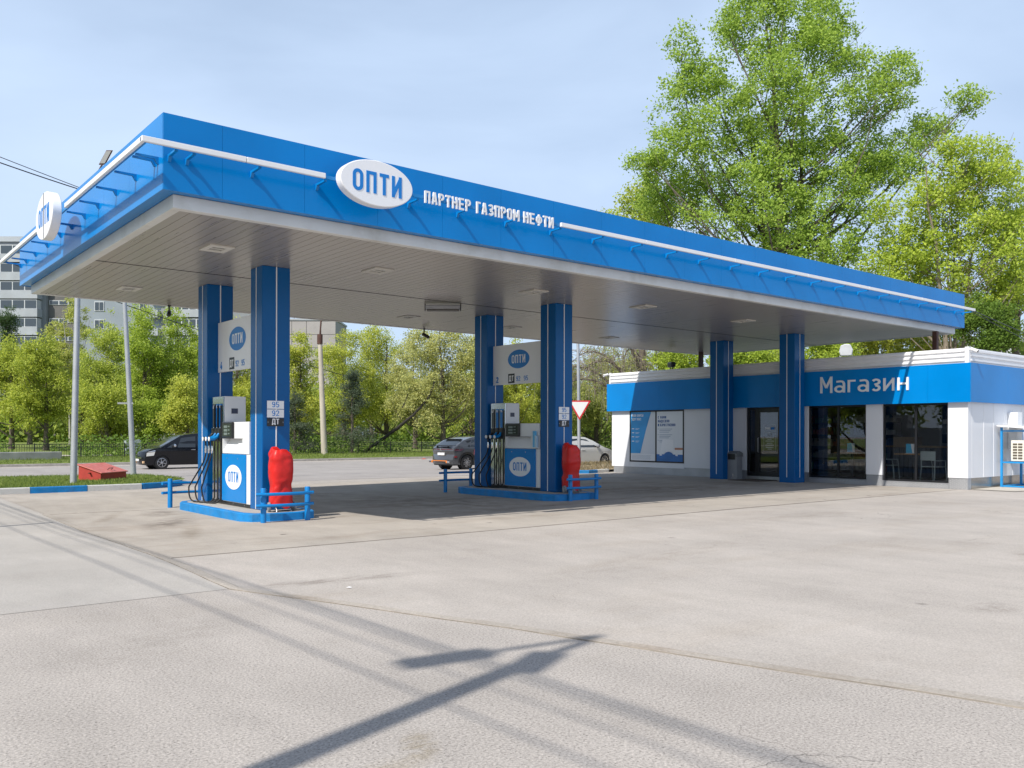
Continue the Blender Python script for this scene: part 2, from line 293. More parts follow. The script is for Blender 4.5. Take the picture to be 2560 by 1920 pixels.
# ------------------------------------------------------------------ lettering from strokes
def arc(cx, cy, rx, ry, a0, a1, n=12):
    return [(cx+rx*math.cos(R(a0+(a1-a0)*i/n)), cy+ry*math.sin(R(a0+(a1-a0)*i/n))) for i in range(n+1)]
def glyph(ch, t):
    a = t/2; W = {'М':.66,'Ф':.66,'Ш':.74,'Ж':.74,'Ы':.66,'1':.4,'Т':.48,'Г':.42,'Д':.6,' ':.28,'!':.2}.get(ch, .52)
    lo = ch in 'агзин'
    if lo: W = {'г':.40,'з':.44}.get(ch, .54); H = .74
    else: H = 1.
    l, r, c, T = a, W-a, W/2, H-a
    k = lambda *s: list(s)
    if ch in 'О0':
        q = W/2-a; st = [(arc(c, H-W/2, q, q, 0, 180, 10) + arc(c, W/2, q, q, 180, 360, 10), True)]
    elif ch == 'П': st = [([(l,0),(l,T),(r,T),(r,0)], False)]
    elif ch == 'Т': st = [([(0,T),(W,T)], False), ([(c,0),(c,H-t)], False)]
    elif ch in 'Ии': st = [([(l,0),(l,H)], False), ([(r,0),(r,H)], False), ([(l,.1*H),(r,.9*H)], False)]
    elif ch == 'А': st = [([(a*.9,0),(c-a*.4,1)], False), ([(W-a*.9,0),(c+a*.4,1)], False), ([(.22*W,.27),(.78*W,.27)], False)]
    elif ch == 'Р': st = [([(l,0),(l,T)] + arc(r-.2, .72, .2, .28-a, 90, -90, 8) + [(l,.44+a)], False)]
    elif ch in 'Нн': st = [([(l,0),(l,H)], False), ([(r,0),(r,H)], False), ([(l,H*.52),(r,H*.52)], False)]
    elif ch == 'Е': st = [([(W*.95,T),(l,T),(l,a),(W*.95,a)], False), ([(l,.5),(W*.85,.5)], False)]
    elif ch in 'Гг': st = [([(l,0),(l,T),(W,T)], False)]
    elif ch in 'Зз': st = [(arc(c, H*.745, c-a, H*.255-a, 155, -90, 12) + [(c*.7,H*.49+a*.5)], False), (arc(c, H*.26, c-a, H*.26-a, 95, -155, 12), False)]
    elif ch == 'М': st = [([(l,0),(l,1)], False), ([(r,0),(r,1)], False), ([(l,.96),(c,.32)], False), ([(r,.96),(c,.32)], False)]
    elif ch == 'Ф': st = [(arc(c, .52, c-a, .28, 0, 345, 20), True), ([(c,0),(c,1)], False)]
    elif ch == 'Д': st = [([(.17*W,t),(.27*W,T),(.8*W,T),(.8*W,t)], False), ([(0,a),(W,a)], False), ([(a,0),(a,-.13)], False), ([(W-a,0),(W-a,-.13)], False)]
    elif ch == 'а': st = [([(r,0),(r,.46)] + arc(r-.17, .5, .17, .24-a, 0, 90, 6) + [(l+.03,T-.02)], False), (arc(c-.03, .22, c-a-.0, .22-a, 0, 340, 16), True)]
    elif ch == '9': st = [(arc(c, .69, c-a, .31-a, 0, 345, 18), True), ([(r,.69),(r,.34)] + arc(c, .3, c-a, .3-a, 0, -150, 8), False)]
    elif ch == '5': st = [([(r,T),(l+.03,T),(l+.01,.5)], False), (arc(c, .32, c-a, .32-a, 145, -150, 14), False)]
    elif ch == '2': st = [(arc(c, .7, c-a, .3-a, 170, -35, 10) + [(l,a),(W,a)], False)]
    elif ch == '4': st = [([(.66*W,1),(l,.3),(W,.3)], False), ([(.72*W,0),(.72*W,.55)], False)]
    elif ch == '1': st = [([(.1,.8),(.26,T),(.26,0)], False)]
    elif ch == '7': st = [([(0,T),(r,T),(.3*W,0)], False)]
    elif ch == 'В': st = [([(l,a),(l,T)] + arc(r-.2, .76, .18, .24-a, 90, -90, 6) + [(l,.52)], False), ([(l,.5)] + arc(r-.22, .26, .22, .26-a, 90, -90, 6) + [(l,a)], False)]
    elif ch == 'Б': st = [([(W*.9,T),(l,T),(l,a)] + arc(r-.22, .28, .22, .28-a, -90, 90, 6) + [(l,.56)], False)]
    elif ch == 'Ш': st = [([(l,1),(l,a),(r,a),(r,1)], False), ([(c,t),(c,1)], False)]
    elif ch == 'С': st = [(arc(c, .74, c-a, .26-a, 15, 180, 8) + arc(c, .26, c-a, .26-a, 180, 345, 8), False)]
    elif ch == 'У': st = [([(r,1),(c*.8,0)], False), ([(l,1),(c,.42)], False)]
    elif ch == 'Ы': st = [([(l,1),(l,a)] + arc(.3, .28, .12, .28-a, -90, 90, 6) + [(l,.56)], False), ([(r,0),(r,1)], False)]
    elif ch == 'Ж': st = [([(c,0),(c,1)], False), ([(l,1),(r,0)], False), ([(r,1),(l,0)], False)]
    elif ch == 'К': st = [([(l,0),(l,1)], False), ([(r,1),(l,.48)], False), ([(l+.1,.55),(r,0)], False)]
    elif ch == 'Ч': st = [([(l,1),(l,.5),(r,.42)], False), ([(r,0),(r,1)], False)]
    elif ch == '!': st = [([(a,.3),(a,1)], False), ([(a,0),(a,.15)], False)]
    else: st = []
    return W, st
def text_width(txt, t, ws, gap): return sum(glyph(c, t)[0]*ws + gap for c in txt) - gap
def write(txt, org, U, V, Nn, h, t, depth, m, parent, ws=1., gap=.13, split=False, name='lettering', width=None):
    """raised letters starting at org (bottom left), U right, V up, Nn outward"""
    org, U, V, Nn = Vector(org), Vector(U), Vector(V), Vector(Nn)
    if width: ws = ws*1.; k = width/(text_width(txt, t, ws, gap)*h)
    else: k = 1.
    x = 0.; mb = MB()
    for ch in txt:
        w, st = glyph(ch, t)
        for i, (pts, cl) in enumerate(st):
            fn = lambda u, v, d, x=x: org + U*((x + u*ws)*h*k) + V*(v*h) + Nn*d
            mb.stroke(pts, t, fn, 0, depth + .0012*i, cl)
        x += w*ws + gap
        if split and st:
            mb.build('letter', m, parent, world=True); mb = MB()
    if not split: mb.build(name, m, parent, world=True)
def ellipse(n=48): return [(math.cos(2*math.pi*i/n), math.sin(2*math.pi*i/n)) for i in range(n)]
X, Y, Z = Vector((1,0,0)), Vector((0,1,0)), Vector((0,0,1))

# ================================================================== GROUND
OIL_SHADE = (.13,.105,.085); MUD = (.24,.20,.155)
ASPH = ground_mat('coarse_asphalt', (.402,.366,.332), .5, 60, .10, (.31,.275,.235), .35, .62, .45, [(2.1,3.55,.35,.16,20,(.25,.20,.12),.7),(2.45,3.75,.3,.12,60,(.25,.20,.12),.7),(1.55,3.3,.3,.14,10,(.25,.20,.12),.6),(2.2,7.0,1.6,.6,40,(.30,.27,.24),.5)], .25, .5)
ASPHP = ground_mat('pale_asphalt', (.415,.388,.356), .22, 70, .08, (.36,.325,.285), .4, .2, .45, [(0,12,2.6,.8,75,(.33,.30,.27),.5)])
SLAB = ground_mat('forecourt_concrete', (.425,.386,.348), .26, 60, .10, (.33,.28,.225), .5, .3, .5, [(4.4,8.55,1.3,.22,-8,OIL_SHADE,.55),(9.0,7.6,3.5,.5,10,(.34,.30,.26),.6),(15,9.6,5,.6,-4,(.33,.29,.25),.6),(8.5,3.4,.35,.25,0,OIL_SHADE,.5),(12.5,4.6,.6,.3,30,OIL_SHADE,.35)], .45, .55)
SLAB2 = ground_mat('forecourt_slab', (.40,.36,.315), .17, 60, .13, (.25,.20,.155), .8, .15, .4, [(5.3,16.6,1.5,.5,62,OIL_SHADE,.85),(5.0,14.6,1.9,.22,70,MUD,.9),(4.6,18.2,1.6,.18,65,MUD,.8),(5.7,18.6,.9,.5,60,OIL_SHADE,.8),(11.5,14.6,3.0,.5,5,OIL_SHADE,.5),(11.6,17.5,2.6,3.6,10,OIL_SHADE,.65),(19.5,17.0,4.5,2.6,0,OIL_SHADE,.6),(16.9,14.9,2.6,.6,-6,OIL_SHADE,.5),(23.3,16.5,1.6,3.2,0,OIL_SHADE,.5),(10.2,21.5,3,1.6,0,OIL_SHADE,.5)], .8, .4)  # broad oil marks under the canopy also paint in some of its shade
ROADM = ground_mat('road_asphalt', (.34,.315,.30), .2, 30, .1, (.27,.25,.23), .4, .1, .3)
GRASS = ground_mat('mown_grass', (.17,.215,.05), .45, 14, .22, (.17,.16,.06), .6, 0, 1.)
DIRT = ground_mat('dry_dirt', (.33,.27,.19), .3, 12, .2, (.20,.18,.09), .7, .1, .9)
PATH = ground_mat('path_paving', (.48,.44,.38), .1, 10, .08, (.4,.36,.3), .3)
STRIPM = ground_mat('concrete_gutter', (.385,.345,.30), .25, 40, .16, (.26,.20,.15), .8, 0, .4)
kind(sheet('ground', [(-260,-160),(420,-160),(420,420),(-260,420)], ASPH, lambda x, y: zg(x, y) if y < 52 else zv(x, y)-.12, 0, 1, fine=True), 'structure')
kind(sheet('pale_asphalt', [(-30,8.83),(3.02,8.75),(3.43,8.75),(3.57,11.33),(3.8,19.8),(3.85,27.05),(-30,26.9)], ASPHP, zg, .003, 1), 'structure')
kind(sheet('forecourt', [(3.5,8.7),(4.6,5.5),(5.7,1.8),(6.6,-1.5),(60,-1.5),(60,11.32),(3.62,11.32)], SLAB, zg, .004, 1.0), 'structure')
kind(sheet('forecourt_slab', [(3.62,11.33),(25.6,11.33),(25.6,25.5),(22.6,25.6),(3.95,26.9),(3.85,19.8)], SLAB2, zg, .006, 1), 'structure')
kind(sheet('road', [(-60,30.0),(4.2,27.6),(9.6,28.6),(22.0,26.4),(24.0,29.5),(25.4,32.4),(34.5,33.2),(36,27.5),(80,24),(80,51.98),(-60,52.4)], ROADM, zg, .005, 2), 'structure')
# gutter strip round the forecourt, a low concrete edging
def ribbon(name, pts, w, h, m, zf, up0=.004):
    mb = MB(); P = [Vector((p[0], p[1])) for p in pts]; q = []
    for i in range(len(P)-1):
        n = max(1, int((P[i+1]-P[i]).length/.6))
        q += [P[i].lerp(P[i+1], k/n) for k in range(n)]
    q.append(P[-1]); rng = random.Random(5)
    for i, p in enumerate(q):
        d = (q[min(i+1, len(q)-1)] - q[max(i-1, 0)]).normalized(); nn = Vector((-d.y, d.x))
        z = zf(p.x, p.y) + up0; j = rng.uniform(-.012, .012)
        for s_, zz in ((-.5, -.014), (-.485, h), (.485, h), (.5, -.014)):
            a = p + nn*(s_*w + j); mb.v.append((a.x, a.y, z+zz))
        if i:
            o = 4*(i-1)
            for k in range(3): mb.f.append((o+k, o+k+1, o+k+5, o+k+4))
    o = 4*(len(q)-1); mb.f += [(0,1,2,3), (o, o+3, o+2, o+1)]
    return mb.build(name, m)
GUT = [(3.84,19.9),(3.70,15.5),(3.57,11.33),(3.44,8.75),(4.54,5.57),(5.58,2.07),(6.6,-1.5)]
TARJ = mat('joint_tar', (.22,.195,.165), .9, var=.35)
kind(ribbon('gutter_joint', GUT, .128, .0, TARJ, zg, .0075), 'structure')
kind(ribbon('gutter_strip', GUT, .112, .001, STRIPM, zg, .0085), 'structure')
kind(ribbon('slab_joint', [(3.64,11.34),(9,11.30),(16,11.38),(25.6,11.3)], .045, .001, TARJ, zg, .0078), 'structure')
kind(ribbon('slab_joint', [(3.86,19.75),(6.2,19.62)], .03, .001, MATS['joint_tar'], zg, .0078), 'structure')
# verge left of the forecourt
VG = [(-30,27.18),(4.4,27.25),(7.7,27.3),(8.7,27.9),(9.6,29.0),(10.4,31.0),(10.5,35.9),(9.4,36.9),(0,39.5),(-30,40)]
kind(sheet('grass_verge', VG, GRASS, lambda x, y: zg(x, y), .11, .8), 'structure')
# verge by the give-way sign
kind(sheet('dirt_verge', [(23.2,25.75),(24.4,25.1),(26.3,25.7),(32,27.4),(33.5,31.8),(27.2,31.9),(24.6,29.2)], DIRT, lambda x, y: zg(x, y) + .10 + .12*S((y-26)/3), 0, .8), 'structure')
# grass beyond the road
kind(sheet('park_lawn', [(-120,52.5),(200,52.3),(300,300),(-200,300)], GRASS, zv, .03, 4), 'structure')
kind(sheet('footpath', [(-60,62.5),(34,60.5),(34,62.3),(-60,64.6)], PATH, zv, .045, 2), 'structure')
def kerb(name, pts, w, h, m, zf, label, cat, group=None):
    mb = MB(); P = [Vector((p[0], p[1])) for p in pts]
    for i, p in enumerate(P):
        d = (P[min(i+1, len(P)-1)] - P[max(i-1, 0)]).normalized(); nn = Vector((-d.y, d.x)); z = zf(p.x, p.y)
        for s_, zz in ((-.5, -.05), (-.5, h-.02), (-.42, h), (.5, h), (.5, -.05)):
            a = p + nn*(s_*w); mb.v.append((a.x, a.y, z+zz))
        if i:
            o = 5*(i-1)
            for k in range(4): mb.f.append((o+k, o+k+1, o+k+6, o+k+5))
    o = 5*(len(P)-1); mb.f += [(0,1,2,3,4), (o, o+4, o+3, o+2, o+1)]
    return mb.build(name, m)
for k, (pts, m, lb) in enumerate([
    ([(-3,27.02),(1,27.02),(4.83,27.08)], KERBW, 'white painted kerb stretch at the left edge of the photo'),
    ([(4.84,27.08),(6.3,27.10)], BLUEK, 'blue painted kerb stretch in front of the taller lamp mast'),
    ([(6.31,27.10),(7.0,27.11),(7.8,27.15)], KERBW, 'white painted kerb stretch in front of the red sand box'),
    ([(7.81,27.15),(8.5,27.5),(9.0,27.95),(9.4,28.5)], BLUEK, 'blue painted kerb stretch curving off behind the near pump')]):
    tag(kerb('verge_kerb', pts, .15, .17, m, zg, '', ''), lb, 'kerb', 'painted kerb stretches of the left verge')
for k, (pts, m, lb) in enumerate([
    ([(23.0,26.3),(23.12,26.0),(23.3,25.72)], KERBW, 'short white kerb piece left of the blue one below the give-way sign'),
    ([(23.31,25.71),(24.3,25.05),(24.9,25.2)], BLUEK, 'light blue kerb piece under the give-way sign beside the dry dirt'),
    ([(24.91,25.2),(25.4,25.36),(25.85,25.5)], KERBW, 'low white kerb piece that runs up to the corner of the shop')]):
    tag(kerb('verge_kerb', pts, .14, .14, m, zg, '', ''), lb, 'kerb', 'painted kerb pieces of the right verge')
tag(kerb('road_kerb', [(x, 52.35-.0006*x) for x in range(-70, 160, 5)], .2, .17, CONCK, lambda x, y: -.25, '', ''), 'long grey concrete kerb along the far side of the road below the park grass', 'kerb')

# ================================================================== CANOPY
cx0, cx1, cy0, cy1, zb, zt, dd, zs = 3.936, 29.327, 12.695, 23.278, 5.06, 6.15, .208, 4.88
can = thing('canopy', 'large blue petrol station canopy with white trim and slatted ceiling on six columns', 'canopy', (16.63, 17.98, 0))
mb = MB(); g = .004
def panels(lo, hi, step, first):
    q = [lo]; a = first
    while a < hi-.3: q.append(a); a += step
    return q + [hi]
ps = panels(cx0, cx1, 1.315, 4.79)
for a, b in zip(ps, ps[1:]):
    mb.box(a+g/2, b-g/2, cy0, cy0+.03, zb, zt); mb.box(a+g/2, b-g/2, cy1-.03, cy1, zb, zt)
py = panels(cy0+.031, cy1-.031, 1.5, 14.35)
for a, b in zip(py, py[1:]):
    mb.box(cx0, cx0+.03, a+g/2, b-g/2, zb, zt); mb.box(cx1-.03, cx1, a+g/2, b-g/2, zb, zt)
mb.build('fascia', BLUE, can, world=True)
mb = MB(); e = .031
mb.box(cx0+e, cx1-e, cy0+e, cy0+dd, zb+.01, zb+.03); mb.box(cx0+e, cx1-e, cy1-dd, cy1-e, zb+.01, zb+.03)
mb.box(cx0+e, cx0+dd, cy0+dd, cy1-dd, zb+.01, zb+.03); mb.box(cx1-dd, cx1-e, cy0+dd, cy1-dd, zb+.01, zb+.03)
mb.build('fascia_underside', BLUE, can, world=True)
mb = MB(); x0, x1, y0, y1 = cx0+dd, cx1-dd, cy0+dd, cy1-dd; w = .14
mb.box(x0, x1, y0, y0+w, zs-.012, zb+.009); mb.box(x0, x1, y1-w, y1, zs-.012, zb+.009)
mb.box(x0, x0+w, y0+w, y1-w, zs-.012, zb+.009); mb.box(x1-w, x1, y0+w, y1-w, zs-.012, zb+.009)
mb.build('soffit_trim', TRIM, can, world=True, bevel=.008)
# slatted ceiling: one corrugated sheet, slats run across the canopy
mb = MB(); xa = x0+w; n = int((x1-w-xa)/.18); prof = []
for i in range(n+1):
    a = xa + i*.18; prof += [(a, zs+.001), (a+.171, zs+.001), (a+.172, zs+.010), (a+.1795, zs+.010)]
prof = [p for p in prof if p[0] <= x1-w]
ya, yb = y0+w, y1-w
for seg in ((ya, 17.842), (17.858, yb)):
    o = len(mb.v)
    for a, z in prof: mb.v += [(a, seg[0], z), (a, seg[1], z)]
    for i in range(len(prof)-1): mb.f.append((o+2*i, o+2*i+1, o+2*i+3, o+2*i+2))
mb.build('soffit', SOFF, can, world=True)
MB().box(xa, x1-w, 17.838, 17.862, zs-.006, zs+.012).build('ceiling_joint', BLACKP, can, world=True)
MB().box(x0+.05, x1-.05, y0+.05, y1-.05, zs+.03, zs+.05).build('soffit_backing', BLACKP, can, world=True)
MB().box(cx0+.04, cx1-.04, cy0+.04, cy1-.04, 5.88, 5.94).build('roof', GALV, can, world=True)
# white edge bars and their brackets
be, bz0, bz1 = .40, 5.555, 5.635
for (a, b) in ((cx0-be, 5.0), (5.01, 6.27), (11.21, 13.6), (13.61, 16.6), (16.61, 19.6), (19.61, 22.6), (22.61, 25.6), (25.61, 29.2)):
    MB().box(a, b, cy0-be, cy0-be+.05, bz0, bz1).build('edge_bar', WHITE, can, world=True, bevel=.008)
for (a, b) in ((cy0-be+.052, 16.84), (18.91, 21.2), (21.21, cy1+.1)):
    MB().box(cx0-be, cx0-be+.05, a, b, bz0, bz1).build('edge_bar', WHITE, can, world=True, bevel=.008)
MB().box(cx0-be, cx1-.2, cy0-be+.055, cy0-be+.085, bz0+.01, bz1-.015).build('bar_rail', BLUE2, can, world=True)
MB().box(cx0-be+.055, cx0-be+.085, cy0-be+.09, cy1+.05, bz0+.01, bz1-.015).build('bar_rail', BLUE2, can, world=True)
def bracket(p, dirv):
    d = Vector(dirv); s_ = d.cross(Z); p = Vector(p); mb = MB()
    pr = [(0,.0),(0,-.10),(.018,-.10),(.055,-.034),(be-.09,-.026),(be-.09,.0)]
    mb.prism(pr, lambda u, v, w_: p + d*(u) + Z*(bz0+.005+v) + s_*w_, -.022, .022)
    mb.build('bracket', BLUE2, can, world=True)
for a in (4.02, 4.14+.13, 5.24, 6.31, 7.45, 8.02, 9.05, 10.15, 11.27, 12.42, 13.57, 14.68, 15.79, 16.96, 18.09, 19.22, 20.37, 21.52, 22.69, 23.86, 25.03, 26.23, 27.39, 28.62, 29.2): bracket((a, cy0, 0), (0,-1,0))
for a in (12.91, 13.05, 13.98, 15.05, 16.14, 17.07, 18.1, 19.0, 20.2, 21.4, 22.4, 23.1): bracket((cx0, a, 0), (-1,0,0))
# columns
CS = .291; COLS = [(7.22,16.54),(7.16,19.36),(14.91,16.54),(14.91,19.36),(25.30,16.46),(25.30,19.30)]
for cx, cy in COLS:
    gz = zg(cx, cy)
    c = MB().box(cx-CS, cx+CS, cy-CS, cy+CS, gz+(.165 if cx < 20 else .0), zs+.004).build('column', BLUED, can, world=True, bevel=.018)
    mb = MB(); z0, z1 = gz+.18, zs-.004
    for s_ in (-1, 1):
        mb.box(cx+s_*(CS+.003)-.004, cx+s_*(CS+.003)+.004, cy-.011, cy+.011, z0, z1)
        mb.box(cx-.011, cx+.011, cy+s_*(CS+.003)-.004, cy+s_*(CS+.003)+.004, z0, z1)
    mb.build('trim_strip', WHITE, c, world=True)
# oval signs
def oval_sign(label, c, U, Nn, hw, hh, dep):
    c, U, Nn = Vector(c), Vector(U), Vector(Nn)
    t = thing('oval_sign', label, 'sign', c, 0, 'oval signs on the canopy edge')
    E_ = ellipse(64)
    o = MB().prism(E_, lambda u, v, w_: c + U*(u*hw) + Z*(v*hh) + Nn*w_, -dep, 0).build('sign_body', WHITES, t, world=True, smooth=True, bevel=.012)
    hgt = .345; wd = .90
    write('ОПТИ', c - U*wd/2 - Z*hgt/2 + Nn*.001, U, Z, Nn, hgt, .16, .004, BLUEL, t, ws=1.28, gap=.2, split=True, width=wd)
    return t
oval_sign('white oval sign on the long front side of the canopy between the two white bars', (7.13, cy0-.50, 5.61), X, -Y, .665, .365, .16)
o = oval_sign('white oval sign on the short left side of the canopy seen at an angle', (cx0-.50, 18.0, 5.62), -Y, -X, .72, .43, .16)
MB().box(cx0-.512, cx0-.499, 17.995, 18.003, 5.2, 6.04).build('seam', GREYP, o, world=True)
t = thing('letter_sign', 'row of raised white letters in three words along the canopy front', 'sign', (9.55, cy0-.4, 5.49))
for txt, a, wd in (('ПАРТНЕР', 8.11, .96), ('ГАЗПРОМ', 9.20, .98), ('НЕФТИ', 10.285, .735)):
    write(txt, (a, cy0-.36, 5.492), X, Z, -Y, .205, .15, .03, WHITE, t, ws=1.15, gap=.2, split=True, width=wd)
# ceiling lights
CL = [(5.67,15.28,'square ceiling light nearest the front left corner of the canopy'),(5.70,20.8,'square ceiling light nearest the back left corner of the canopy'),(8.95,15.3,'square ceiling light in the front row, second from the left'),
      (13.08,15.3,'square ceiling light in front of the second pump columns, third of the front row'),(16.8,15.3,'square ceiling light in the front row just right of the second pump'),(21.13,15.35,'front row ceiling light nearest the shop columns'),
      (13.2,20.85,'back row ceiling light left of the second pump columns'),(16.91,20.86,'back row ceiling light seen between the second pump columns'),(21.31,20.97,'back row ceiling light nearest the shop')]
fr0 = thing('ceiling_light', CL[0][2], 'ceiling light', (CL[0][0], CL[0][1], zs), 0, 'square lights in the canopy ceiling')
mb = MB(); a, b = .22, .28
mb.box(-a, a, -b, -b+.13, -.022, 0); mb.box(-a, a, b-.13, b, -.022, 0); mb.box(-a, -a+.10, -b+.13, b-.13, -.022, 0); mb.box(a-.10, a, -b+.13, b-.13, -.022, 0)
mb.build('frame', mat('light_frame', (.62,.60,.55), .5), fr0)
MB().box(-.119, .119, -.149, .149, -.008, -.002).build('lens', mat('dull_lens', (.30,.30,.28), .2), fr0)
MB().box(-.118, .118, -.015, .015, -.019, -.009).build('divider', MATS['light_frame'], fr0)
for cx, cy, lb in CL[1:]: dup(fr0, (cx, cy, zs), label=lb)
# bulkhead lamp at the middle of the ceiling
t = thing('bulkhead_lamp', 'long grey bulkhead lamp hanging under the middle of the canopy ceiling', 'lamp', (12.54, 18.2, zs))
c = Vector((12.54, 18.2, zs)); d = Vector((.776,-.631,0)); q = Vector((.631,.776,0))
MB().obox(c-Z*.09, d, q, Z, .44, .10, .05).build('housing', GALV, t, world=True, bevel=.02)
MB().obox(c-Z*.165, d, q, Z, .41, .085, .025).build('diffuser', mat('lamp_diffuser', (.16,.155,.145), .4), t, world=True, bevel=.02)
for s_ in (-1, 1): MB().obox(c+d*.45*s_-Z*.09, d, q, Z, .012, .03, .09).build('clip', DARKM, t, world=True)
def dome_camera(label, p, look, cat='camera', m=DARKM, drop=.18, name='surveillance_camera', sc=1.0):
    p, look = Vector(p), Vector(look).normalized()
    t = thing(name, label, cat, p, 0, 'surveillance cameras')
    MB().lathe([(.05*sc,0),(.05*sc,.02),(.02*sc,.03),(.02*sc,drop-.02)], p, -Z, 12).build('bracket', m, t, world=True, smooth=True)
    c = p - Z*drop; MB().lathe([(.0,-.06*sc),(.05*sc,-.055*sc),(.055*sc,.16*sc),(.035*sc,.2*sc),(.03*sc,.19*sc)], c, look, 14).build('body', m, t, world=True, smooth=True)
    return t
dome_camera('dark camera hanging from the back edge of the canopy, left of the pump columns', (7.28,22.95,zs), (-.3,-.8,-.5))
dome_camera('dark camera hanging from the back edge of the canopy between both pump islands', (15.1,22.95,zs), (.5,-.7,-.5))
# brown posts between shop roof and canopy
for (px_, py_, lb) in ((27.9,12.97,'brown steel post at the right front corner between shop roof and canopy'),(27.9,22.3,'brown steel post at the back left between shop roof and canopy')):
    t = thing('steel_post', lb, 'post', (px_, py_, 3.66), 0, 'brown posts under the far end of the canopy')
    MB().box(px_-.07, px_+.07, py_-.07, py_+.07, 3.67, zs-.013 if py_ < 20 else zs-.001).build('shaft', BROWN, t, world=True)
    MB().box(px_-.13, px_+.13, py_-.13, py_+.13, 3.655, 3.672).build('base_plate', BROWN, t, world=True)

# ================================================================== PUMP ISLANDS
def island(label, x0, x1, y0, y1, ch):
    gz = zg((x0+x1)/2, (y0+y1)/2); t = thing('pump_island', label, 'pump island', ((x0+x1)/2, (y0+y1)/2, gz), 0, 'kerbed pump islands')
    poly = [(x0+ch,y0),(x1-ch,y0),(x1-ch*.3,y0+ch*.3),(x1,y0+ch),(x1,y1-ch),(x1-ch,y1),(x0+ch,y1),(x0+ch*.3,y1-ch*.3),(x0,y1-ch),(x0,y0+ch),(x0+ch*.3,y0+ch*.3)]
    cxm, cym = (x0+x1)/2, (y0+y1)/2
    inner = [(cxm+(a-cxm)*(1-.12/(x1-x0)*2), cym+(b-cym)*(1-.12/(y1-y0)*2)) for a, b in poly]
    mb = MB(); n = len(poly)
    for z, P in ((-.03, poly), (.155, poly), (.17, [(a+(c-a)*.15, b+(d-b)*.15) for (a, b), (c, d) in zip(poly, inner)]), (.17, inner), (.10, inner)):
        mb.v += [(a, b, gz+z) for a, b in P]
    for k in range(4):
        for i in range(n): mb.f.append((k*n+i, k*n+(i+1) % n, (k+1)*n+(i+1) % n, (k+1)*n+i))
    mb.build('kerb', BLUEK, t, world=True)
    MB().prism(inner, lambda u, v, w_: (u, v, w_), gz+.05, gz+.166).build('island_top', CONC, t, world=True)
    return gz+.17
iz1 = island('long blue kerbed island under the near pump', 6.36, 7.86, 15.52, 19.72, .42)
iz2 = island('long blue kerbed island under the second pump in the canopy shade', 13.92, 15.5, 15.5, 19.75, .42)

